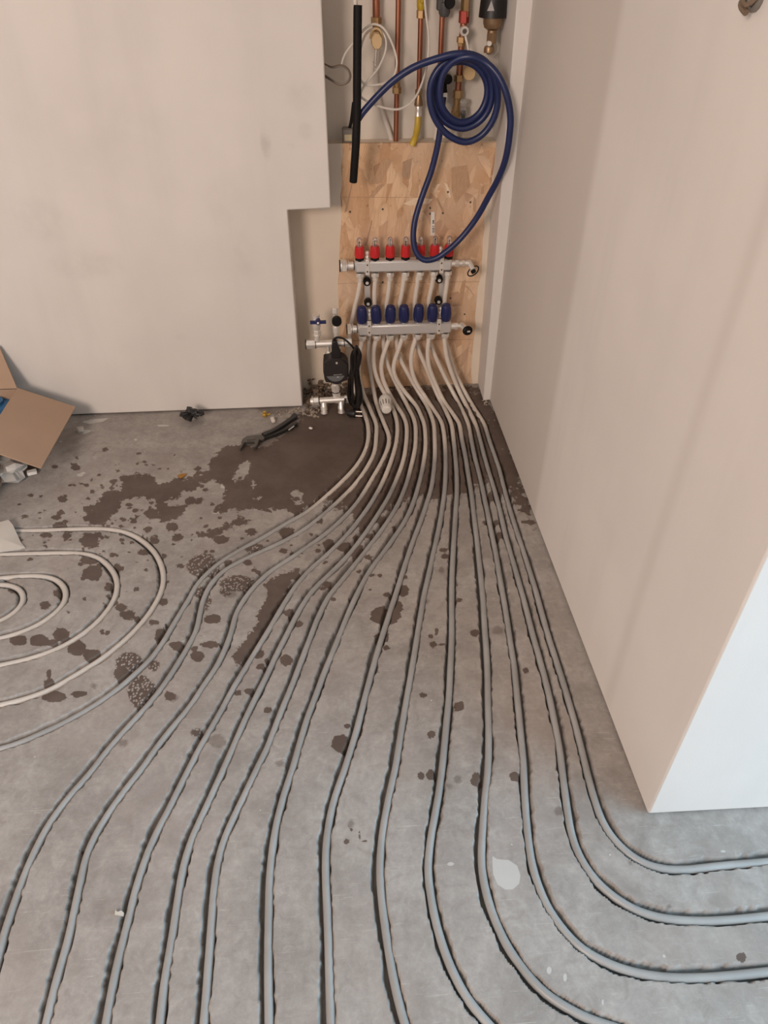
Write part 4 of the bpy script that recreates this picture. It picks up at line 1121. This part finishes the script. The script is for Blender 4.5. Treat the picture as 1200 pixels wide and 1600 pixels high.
# gas
t = thing('gas_pipe', wp(655, 90, dK), 'copper gas pipe with yellow valve above and yellow hose below', 'pipe')
m_ = MB(); m_.tube([wp(657.5, 24, dK), wp(654.5, 145, dK)], .0076, 14); m_.build('copper_length', M['copper'], t)
a = wp(657.5, 26, dK)
m_ = MB(); m_.nut(a - UP * .004, a + UP * .016, .0125); m_.cyl(up_to(658, 0, dK, a.z + .12), up_to(658, 0, dK, 2.0), .0078, 14); m_.build('brass_nut', M['brass'], t)
m_ = MB(); m_.lathe(a + UP * .014, a + UP * .13, [(0, .010), (.1, .0125), (.3, .0125), (.34, .0095), (.45, .0135), (.8, .0135), (1, .010)], 12)
m_.box(a + UP * .075 + FR * .014, (.010, .006, .085), .002); m_.build('yellow_valve', M['yellow_d'], t)
a, b = wp(654.5, 143, dK), wp(654, 165, dK)
m_ = MB(); m_.nut(a + UP * .006, a - UP * .008, .0115); m_.lathe(a - UP * .006, b, [(0, .008), (.3, .009), (.85, .014), (1, .013)], 12); m_.build('hose_tail', M['bronze'], t)
m_ = MB(); c = wp(653.3, 182, dK + .004); m_.lathe(b, c, [(0, .0105), (.25, .0115), (.3, .009), (.45, .0095), (.5, .0105), (1, .0105)], 14); m_.build('crimp_ferrule', M['nickel'], t)
m_ = MB(); m_.tube(catmull([wp(653.3,180,dK), wp(652.5,195,dK+.006), wp(650.5,209,dK+.020), wp(647,219,dK+.040), wp(643.5,227,dK+.042)], .008), .0098, 14); m_.build('yellow_hose', M['yellow'], t)
# copper with grey fittings
t = thing('filling_pipe', wp(688, 90, dK), 'copper pipe with grey plastic fitting above and black tap behind hose coil', 'pipe')
m_ = MB(); m_.tube([wp(691, 22, dK), wp(688, 95, dK), wp(686.5, 130, dK)], .0078, 14); m_.build('copper_length', M['copper'], t)
a = wp(694, 26, dK)
m_ = MB(); m_.lathe(a, a + UP * .11, [(0, .012), (.08, .0165), (.3, .0165), (.33, .012), (.42, .012), (.45, .018), (.8, .018), (1, .016)], 14); m_.cyl(a + UP * .1, up_to(694, 0, dK), .008, 12)
m_.box(a + UP * .055 - Vector((.014, 0, 0)), (.018, .02, .08), .003); m_.build('grey_fitting', M['grey_p'], t)
m_ = MB(); c = wp(703, 4, dK + .02); m_.lathe(c - FR * .01, c + FR * .012, [(0, .012), (.4, .016), (1, .013)], 14); m_.build('black_knob', M['rubber'], t)
m_ = MB(); c = wp(692, 128, dK); m_.lathe(c + UP * .03, c - UP * .05, [(0, .010), (.2, .013), (.6, .013), (.7, .015), (1, .015)], 12)
k2_ = wp(700, 124, dK + .02); m_.lathe(k2_ - FR * .02, k2_ + FR * .008, [(0, .008), (.5, .014), (1, .012)], 12); m_.build('black_tap', M['rubber'], t)
m_ = MB(); c = wp(695.5, 152, dK + .012); m_.box(c, (.014, .006, .024), .001); m_.build('white_tag', M['white'], t)
m_ = MB(); vert(m_, [(686, 160), (684, 190), (681, 213), (680, 226)], .0065, dK - .012); m_.build('white_pipe', M['cable'], t)
# valve stack
t = thing('valve_stack', wp(720, 110, dK), 'copper and brass valve stack with round chrome cap inside the hose coil', 'valve')
m_ = MB(); m_.tube([up_to(728, 0, dK), wp(728, 0, dK), wp(721, 70, dK), wp(716, 140, dK), wp(714, 150, dK)], .0098, 16); m_.build('copper_length', M['copper'], t)
m_ = MB()
for (v, u, h, r) in ((10, 727, .05, .0135), (62, 721, .016, .014), (66, 721, .02, .012), (122, 717, .018, .0145), (147, 715, .022, .0150)):
    a = wp(u, v, dK); mq = MB(); mq.nut(a - UP * h / 2, a + UP * h / 2, r, rot=v); mq.build('brass_nut', M['brass'], t)
a = wp(714.5, 152, dK); b = wp(712.5, 176, dK); m_.lathe(a, b, [(0, .011), (.5, .0105), (.75, .0125), (1, .0125)], 14); m_.nut(b - UP * .012, b + UP * .004, .0150)
m_.build('brass_fittings', M['brass'], t)
m_ = MB(); a = wp(725, 27, dK); m_.nut(a - UP * .014, a + UP * .016, .0150); m_.build('red_ring', mat('red_sealed_brass', (0.36, .055, .04), .4, .5), t)
m_ = MB(); c = wp(725.5, 48.5, dK + .025); m_.lathe(c - FR * .03, c + FR * .006, [(0, .009), (.5, .0125), (.9, .0135), (1, .0115)], 20)
ring = [c + FR * .006 + Vector((.0100 * math.cos(a), 0, .0100 * math.sin(a))) for a in np.linspace(0, 2 * math.pi, 22)[:-1]]; m_.tube(ring, .0028, 7, closed=True)
cp = m_.build('chrome_cap', M['nickel'], t)
m_ = MB(); m_.cyl(c + FR * .005, c + FR * .0075, .0062, 14); m_.build('cap_bore', M['core'], cp)
m_ = MB(); m_.tube([wp(727, 56, dK + .028), wp(730, 68, dK + .03), wp(732, 80, dK + .028)], .0034, 8); m_.build('lever', M['white'], t)
m_ = MB(); c = wp(733, 114.5, dK + .02); m_.lathe(c - FR * .018, c + FR * .010, [(0, .014), (.4, .0185), (.9, .0185), (1, .0165)], 24); m_.build('beige_cap', M['beige'], t)
m_ = MB(); a = wp(712, 184, dK); b = wp(711, 217, dK - .004); m_.lathe(a, b, [(0, .008), (.4, .008), (.42, .0105), (.6, .0105), (.62, .0085), (.75, .0085), (.78, .011), (1, .011)], 14); m_.build('white_tail', M['cable'], t)
# clear drain cup
t = thing('drain_cup', wp(726, 166, dK), 'small clear plastic drain cup behind the hose coil', 'cup')
m_ = MB(); a, b = wp(725, 155, -.03), wp(724, 178, -.03)
m_.lathe(a, b, [(0, .012), (.25, .015), (.3, .010), (.5, .010), (.55, .013), (1, .012)], 14); m_.build('cup_body', glass, t)
m_ = MB(); m_.cyl(b + UP * .01, b - UP * .012, .006, 10); m_.build('cup_outlet', M['grey_p'], t)
# filter
t = thing('dirt_separator', wp(770, 30, .05), 'black and bronze dirt separator hanging at the right of the alcove', 'filter')
dF = -.008
a = wp(770, 27, dF)
m_ = MB()
pf = [(0, .040), (.03, .0415), (.3, .037), (1, .036)]
pa = wp(770, 24, dF); m_.lathe(pa - UP * .004, pa + UP * .20, [(0, .0405), (.08, .0395), (.3, .0365), (1, .0365)], 20)
hs = m_.build('black_sleeve', M['black'], t)
m_ = MB(); c = wp(767.5, 9, dF + .0385)
m_.hull([c + Vector((x, y, z)) for (x, z) in ((-.010, -.012), (.010, -.012), (0, .012)) for y in (0, .004)])
m_.build('white_triangle', M['print_'], hs)
m_ = MB(); b = wp(769, 47, dF); m_.lathe(a + UP * .03, b, [(0, .0275), (.70, .0275), (.9, .0235), (1, .014)], 22); m_.cyl(b + UP * .002, b - UP * .032, .0135, 16)
m_.nut(b - UP * .006, b - UP * .030, .0150); m_.build('bronze_bowl', M['bronze'], t)
m_ = MB(); c = wp(765, 67, dF); m_.lathe(b - UP * .028, c - UP * .006, [(0, .009), (.5, .011), (1, .010)], 14); m_.lathe(c - UP * .008, c - UP * .028, [(0, .013), (.3, .0155), (.8, .0155), (.85, .008), (1, .007)], 16); m_.build('drain_cock', M['bronze'], t)
m_ = MB(); c2 = wp(764.5, 68, dF + .016); m_.cyl(c2 - FR * .012, c2 + FR * .003, .0065, 14); m_.build('white_plug', M['white'], t)
m_ = MB(); ring = [wp(769, 75, dF - .005) + Vector((.017 * math.cos(a), 0, .021 * math.sin(a))) for a in np.linspace(0, 2 * math.pi, 24)[:-1]]; m_.tube(ring, .0012, 6, closed=True); m_.build('clear_loop', glass, t)

# black tube, with white pipe in its mouth
t = thing('insulation_tube', wp(558, 150, .13), 'long black foam tube hanging down over the top of the chipboard', 'tube')
m_ = MB(); m_.tube(catmull([wp(u, v, d) for (u, v, d) in ((559, 8, .10), (558.5, 60, .11), (558, 120, .12), (557.5, 180, .125), (556, 225, .13), (552, 284, .115))], .01), .0118, 16)
m_.build('foam_sleeve', M['rubber'], t)
m_ = MB(); m_.tube([wp(555.5, 14, .10), wp(555, 0, .10), up_to(555, 0, .10, 2.2)], .006, 12); m_.build('white_core', M['cable'], t)
# blue hose
HP = [(560,186,.112),(566,177,.112),(586,154,.112),(615,126,.115),(647,105,.12),(682,92,.128),(712,84.5,.135),(738,86,.135),(761,99,.132),(774,125,.126),(778,155,.12),(771,186,.115),(753,211,.110),(729,222,.108),(703,213,.108),(682,190,.108),(672,160,.108),(674,128,.110),(690,102,.112),(715,90,.112),(742,94,.110),(762,112,.106),(769,142,.102),(764,170,.098),(748,191,.094),(723,201,.092),(698,192,.090),(681,170,.090),(677,143,.090),(686,116,.092),(704,99,.094),(727,96,.096),(748,107,.096),(760,128,.094),(761,150,.092),(752,173,.092),(737,187,.094),(718,191,.100),(700,181,.108),(689,162,.114),(687,138,.118),(694,112,.122),(710,95,.132),(733,88.5,.146),(757,97,.150),(776,115,.165),(790,143,.178),(797.5,180,.182),(796,212,.18),(790,248,.17),(779,278,.15),(764,306,.13),(745,340,.112),(722,370,.108),(700,391,.112),(679,404.5,.112),(662,406,.108),(651,396,.100),(646,375,.090),(647,352,.080),(652,330,.072),(662,300,.064),(673,270,.060),(681,240,.060),(686,215,.062),(689,190,.062),(691,165,.060),(693,148,.056)]
hp = smooth_path([wp(u, v, d) for (u, v, d) in HP], .005, .008)
m_ = MB(); m_.tube([Vector(p) for p in hp[::2]], .0096, 14)
tag(m_.build('water_hose', M['hose']), 'dark blue rubber hose coiled in front of the alcove pipes with long hanging bend', 'hose')
m_ = None
# white thin cable
CP = [(663,-6,.05),(666,26,.045),(670,58,.045),(668,96,.05),(658,134,.06),(644.5,158,.075),(624,170.5,.085),(601,168.5,.09),(577.5,160,.09),(563,150,.085),(566,139,.08),(574.5,127,.08),(592,105,.06),(603,76,.04),(601,56,.035),(589,44.5,.03),(577,48,.035),(567,64,.08),(561,90,.08),(560,116,.08),(569,131.5,.08),(586,133,.08),(601,130,.08),(615,120,.06),(620,96,.05),(611,64,.042),(598,43,.038),(583,37.5,.04),(569,46,.05),(553,66,.07),(538,87,.06),(533,104,.055)]
cp_ = smooth_path([wp(u, v, d) for (u, v, d) in CP], .005, .006)
m_ = MB(); m_.tube([up_to(662, -10, .05)] + [Vector(p) for p in cp_], .0032, 8)
tag(m_.build('white_cable', M['cable']), 'thin white cable looped twice around the beige capped pipe stub', 'cable')
# loose wires
t = thing('loose_wires', wp(525, 115, .06), 'pair of thin grey and brown wires looping out from behind the left wall', 'wires')
for k, (mm, dx, dy) in enumerate(((M['wire_g'], 0, 0), (M['wire_b'], 3, -2.5))):
    m_ = MB(); pts = [(494, 98, .0), (505, 99, .03), (519, 106 + dy * .5, .06), (533, 104 + dy, .075), (544, 110 + dy, .08), (546.5 + dx * .6, 119, .08), (542 + dx, 128, .08), (531, 131.5 - dy * .6, .075), (519, 125 - dy * .6, .06), (507, 117.5 - dy * .8, .03), (494, 114, .0)]
    m_.tube(smooth_path([wp(*q_) for q_ in pts], .004, .005), .0022, 6); m_.build('wire', mm, t)
# junction box on the ledge
t = thing('junction_box', wp(544, 214, -.02), 'small grey junction box with cream label on the chipboard ledge', 'box')
m_ = MB(); a = wp(544, 214, 0.0); a.z = z_ledge + .021; a.y = YO - .002 + .028
m_.box(a, (.034, .036, .040), .003); m_.build('box_body', M['wire_g'], t)
m_ = MB(); m_.box(a + FR * .0183 - UP * .004, (.022, .002, .018), .0005); m_.build('cream_label', mat('cream_label', (.55, .48, .30), .6), t)
m_ = MB(); m_.tube(catmull([a + UP * .018 + Vector((.006, 0, 0)), a + UP * .03 + Vector((.012, 0, .01)), a + UP * .07 + Vector((.020, -.004, .02))], .006), .005, 8); m_.build('cable_tail', M['rubber'], t)
# printed white strip on the chipboard
t = thing('printed_strip', wp(676, 350, 0), 'narrow white strip with dark print stuck on the chipboard above red meters', 'label')
m_ = MB(); m_.prism([wp(673.5, 331, .0004), wp(679, 331, .0004), wp(679, 368, .0004), wp(672.5, 368, .0004)], (0, -.0012, 0)); m_.build('strip', M['white'], t)
m_ = MB()
for (v, h, w) in ((345.5, 3, 2.2), (348.5, 1.5, 3), (353.5, .8, 3.2), (356.5, 1.0, 3.6), (357.9, .6, 3.6), (359.5, 1.0, 3.2), (362.2, 1.6, 2.6)):
    m_.prism([wp(677 - w / 2, v - h / 2, .0017), wp(677 + w / 2, v - h / 2, .0017), wp(677 + w / 2, v + h / 2, .0017), wp(677 - w / 2, v + h / 2, .0017)], (0, -.0003, 0))
m_.build('dark_print', M['grey_p'], t)
# wall fixture at the upper right
t = thing('wire_ends', rp_(1180, 12), 'dark wire ends sticking out of the right wall near the top corner', 'wires')
nrm = Vector((-rdir.y, rdir.x, 0)); nrm = -nrm if nrm.x > 0 else nrm
def rw(u, v, d): return rp_(u, v) + nrm * d
m_ = MB(); pc_ = rw(1184, -8, .0); m_.lathe(pc_ - nrm * .002, pc_ + nrm * .008, [(0, .020), (.6, .020), (1, .016)], 16); m_.build('grommet', M['wire_g'], t)
for (pts, mm, r) in (([(1184, -8, 0), (1176, -2, .012), (1178, 8, .018), (1184, 20, .016)], M['wire_b'], .0042), ([(1186, -8, 0), (1190, 4, .015), (1188, 8, .02), (1184, 3, .02), (1180, -3, .015)], M['wire_b'], .0030), ([(1184, -8, 0), (1180, 4, .01), (1181, 13, .012)], M['wire_g'], .0042), ([(1190, -8, 0), (1193, -1, .012), (1190, 6, .016)], M['wire_b'], .003)):
    m_ = MB(); m_.tube(catmull([rw(*q_) for q_ in pts], .004), r, 8); m_.build('wire', mm, t)

# ------------------------------------------------------------------ box at left and litter
ZB = .165
Ac, Bc = floor_pt(27, 608, ZB), floor_pt(0, 648, ZB)
dirb = (Bc - Ac).normalized(); dirb = Vector((dirb.x * .5, dirb.y, 0)).normalized()
Cc, Dc = floor_pt(118, 637, .085), floor_pt(64, 733, .085)
dep = (Cc - Dc).length
Bf = Ac + dirb * dep * .98
back = Vector((dirb.y, -dirb.x, 0)); back = -back if back.x > 0 else back
t = thing('cardboard_box', (Ac + Bf) / 2 + back * .2 - UP * ZB, 'open brown cardboard box at the left edge with flap folded out', 'box')
def slab(poly3, thick, nm, m=M['card']):
    m_ = MB(); n_ = (poly3[1] - poly3[0]).cross(poly3[2] - poly3[1]).normalized(); m_.prism(poly3, n_ * thick); return m_.build(nm, m, t, bevel=.001)
W_ = .42
A2, B2 = Ac + back * W_, Bf + back * W_
dn = lambda p: Vector((p.x, p.y, .003))
slab([Ac, Bf, dn(Bf), dn(Ac)], .004, 'side_panel'); slab([A2, B2, dn(B2), dn(A2)], .004, 'side_panel')
slab([Ac, A2, dn(A2), dn(Ac)], .004, 'end_panel'); slab([Bf, B2, dn(B2), dn(Bf)], .004, 'end_panel')
slab([dn(Ac), dn(Bf), dn(B2), dn(A2)], .004, 'bottom_panel')
slab([Ac + UP * .002, Bf + UP * .002, Dc, Cc], .0045, 'flap')
wy = lw(Ac.x, 0).y - .012
f1 = on_plane(0, 540, Vector((0, min(wy, Ac.y + .06), 0)), ldir)
slab([Ac + UP * .002, A2 + UP * .002, Vector((A2.x - .02, f1.y, f1.z + .01)), Vector((f1.x - .004, f1.y, f1.z))], .0045, 'flap')
slab([A2 + UP * .002, B2 + UP * .002, B2 + back * .17 - UP * .07, A2 + back * .17 - UP * .07], .0045, 'flap')
slab([Bf + UP * .002, B2 + UP * .002, B2 + dirb * .15 - UP * .12, Bf + dirb * .15 - UP * .12], .0045, 'flap')
bc = floor_pt(2, 634, .12)
tag_o = MB(); c = Vector((Ac.x - .075, bc.y - .005, .008)); tag_o.lathe(c, c + UP * .135, [(0, .05), (.05, .054), (.85, .054), (.9, .05), (.92, .03), (1, .03)], 24)
tag(tag_o.build('blue_can', M['blue']), 'blue plastic can standing inside the open cardboard box', 'can')
def crumple(c, size, seed, mat_, name, spike=.4, zmin=0.002):
    bm = bmesh.new(); bmesh.ops.create_icosphere(bm, subdivisions=3, radius=1.0)
    rr = np.random.default_rng(seed)
    dirs = rr.normal(size=(40, 3)); dirs /= np.linalg.norm(dirs, axis=1)[:, None]; am = rr.uniform(-1, 1, 40) * spike
    for v in bm.verts:
        p = np.array(v.co); d_ = dirs @ p
        n_ = int(np.argmax(d_))                                     # facets meeting in sharp creases
        k_ = 1 + am[n_] * max(0, (d_[n_] - .78) / .22) + rr.uniform(-.10, .10)
        v.co = Vector((p[0] * k_ * size[0], p[1] * k_ * size[1], p[2] * k_ * size[2]))
    zlo = min(v.co.z for v in bm.verts)
    for v in bm.verts: v.co += Vector((c[0], c[1], zmin - zlo))
    me_ = bpy.data.meshes.new(name); bm.to_mesh(me_); bm.free(); me_.materials.append(mat_)
    o = bpy.data.objects.new(name, me_); C.objects.link(o); return o
tag(crumple(floor_pt(16, 742), (.066, .048, .030), 3, M['bag'], 'plastic_bag', spike=.75), 'crumpled white plastic bag on the floor under the cardboard flap', 'bag')
tag(crumple(floor_pt(302, 658), (.027, .020, .024), 12, M['rag'], 'crumpled_wrapper', spike=1.0), 'crumpled black wrapper against the foot of the left wall', 'wrapper')
m_ = MB(); c = floor_pt(50, 738, .008); m_.box(c, (.030, .020, .012), .002, Matrix.Rotation(.35, 3, 'Z')); tag(m_.build('plaster_chip', M['white']), 'small white oblong chip on the floor below the cardboard flap', 'chip')
m_ = MB(); c = floor_pt(126, 672, .006); m_.box(c, (.020, .022, .010), .003, Matrix.Rotation(.2, 3, 'Z')); tag(m_.build('plaster_chip', M['paper']), 'small white lump near the wall right of the cardboard flap', 'chip')
# wrapper at the left edge
t_pts = [(-60,835),(-30,820),(0,815.5),(13,812),(20,820),(26,833),(33,848),(39,855),(30,858),(0,862),(-40,868),(-70,860)]
m_ = MB()
top = []
for (u, v) in t_pts:
    top.append(floor_pt(u, v, .004 + .016 * max(0, min(1, (840 - v) / 26))))
cen = floor_pt(-8, 838, .020); n = len(top)
vv = top + [cen] + [p - UP * .003 for p in top] + [cen - UP * .003]
ff = [(k, (k + 1) % n, n) for k in range(n)] + [((k + 1) % n + n + 1, k + n + 1, 2 * n + 1) for k in range(n)] + [((k + 1) % n, k, k + n + 1, (k + 1) % n + n + 1) for k in range(n)]
m_.add(vv, ff); tag(m_.build('plastic_wrapper', M['paper'], angle=20), 'off white folded wrapper lying over the outer pipe loop at left edge', 'wrapper')
# pliers
t = thing('pliers', floor_pt(420, 678), 'dark pipe pliers with open jaws on the floor by the left wall', 'pliers')
def flat(px, z, th, nm, m, par=t):
    m_ = MB(); m_.prism([floor_pt(u, v, z) for (u, v) in px], (0, 0, th)); return m_.build(nm, m, par, bevel=.0015)
cr = lambda x, y: (360 + x / 8.571, 620 + y / 8.571)
flat([cr(*p) for p in ((150,640),(170,600),(215,565),(340,548),(430,548),(460,560),(440,585),(390,610),(380,650),(350,700),(310,715),(300,690),(330,660),(315,625),(200,640),(165,700),(140,735),(120,720),(150,690))], .006, .012, 'jaw', M['tool'])
flat([cr(*p) for p in ((215,580),(340,566),(345,574),(220,589))], .0183, .0012, 'jaw_slot', M['core'])
flat([cr(*p) for p in ((420,525),(560,470),(700,380),(800,310),(850,250),(890,265),(900,300),(820,350),(720,420),(600,490),(470,550))], .010, .013, 'handle', M['grip'])
flat([cr(*p) for p in ((400,600),(470,555),(600,520),(700,470),(800,420),(890,370),(905,395),(830,445),(720,490),(620,535),(500,575),(420,612))], .004, .013, 'handle', M['grip'])
hh = flat([cr(*p) for p in ((775,440),(850,385),(860,398),(800,440),(780,455))], .0172, .0008, 'worn_print', M['print_'])
m_ = MB(); c = floor_pt(*cr(425, 572), .018); m_.cyl(c, c + UP * .005, .008, 12); m_.build('pivot', M['tool'], t)
# bits
t = thing('brass_fitting', floor_pt(414, 650), 'tiny brass fitting on the floor beside the left wall', 'fitting')
c = floor_pt(414, 650, .001); m_ = MB(); m_.nut(c, c + UP * .010, .010); m_.cyl(c + UP * .010, c + UP * .018, .006, 12); m_.build('nut_body', M['gold'], t)
m_ = MB(); m_.cyl(c + UP * .004 + Vector((.008, 0, 0)), c + UP * .006 + Vector((.020, .004, 0)), .0035, 8); m_.build('stud', M['gold'], t)
m_ = MB(); c = floor_pt(426.5, 656, .008); m_.box(c, (.014, .030, .012), .003, Matrix.Rotation(.25, 3, 'Z')); tag(m_.build('plastic_clip', M['cable']), 'translucent pale plastic clip next to the brass fitting', 'clip')
m_ = MB(); c = floor_pt(485.5, 669, .005); m_.box(c, (.014, .009, .006), .002, Matrix.Rotation(-.6, 3, 'Z')); tag(m_.build('white_crumb', M['white']), 'lone white crumb on the wet floor right of the pliers', 'crumb')
m_ = MB(); lf = [floor_pt(u, v, .003) for (u, v) in ((277, 744), (284, 741), (292, 741), (288, 745), (282, 748))]; m_.prism(lf, (0, 0, .003)); tag(m_.build('dry_leaf', M['leaf']), 'small orange brown dry leaf on the wet patch', 'leaf')
m_ = MB(); lf = [floor_pt(u, v, .002) for (u, v) in ((181, 1423), (184, 1426), (190, 1424), (194, 1427), (193, 1432), (186, 1431), (180, 1430))]; m_.prism(lf, (0, 0, .004)); tag(m_.build('tape_scrap', M['paper']), 'scrap of white tape beside the groove near the bottom left', 'scrap')
def rubble(name, regions, m, seed, label):
    rr = random.Random(seed); m_ = MB()
    for (cnt, poly_, smin, smax, zmax) in regions:
        (ua, va, ub, vb) = poly_
        for _ in range(cnt):
            u, v = rr.uniform(ua, ub), rr.uniform(va, vb)
            s = rr.uniform(smin, smax)
            p = floor_pt(u, v); p.y = min(p.y, YO - .012)
            p.z = s * .4 + rr.random() ** 2 * zmax * max(0, 1 - max(0, (v - va) / max(1, vb - va)))
            m_.hull([p + Vector((rr.uniform(-1, 1), rr.uniform(-1, 1), rr.uniform(-.7, .7))) * s for _ in range(8)])
    o = m_.build(name, m); tag(o, label, 'rubble', None, 'stuff'); return o
rubble('dark_rubble', [(150, (478, 606, 546, 622), .004, .013, .05), (40, (476, 616, 484, 640), .004, .010, .01), (40, (555, 604, 742, 607), .002, .006, .004)], M['soil'], 3, 'dark crumbled rubble heaped at the back of the wall niche')
rubble('plaster_rubble', [(60, (452, 639, 500, 652), .002, .008, .004), (40, (430, 642, 470, 655), .002, .006, .0), (14, (754, 625, 766, 634), .003, .007, .01), (12, (757, 634, 776, 666), .0015, .003, .0), (30, (120, 648, 300, 656), .001, .0035, .0)], M['crumb'], 9, 'pale plaster crumbs along the foot of the walls')
print('triangles about', sum(len(o.data.polygons) for o in bpy.data.objects if o.type == 'MESH'))
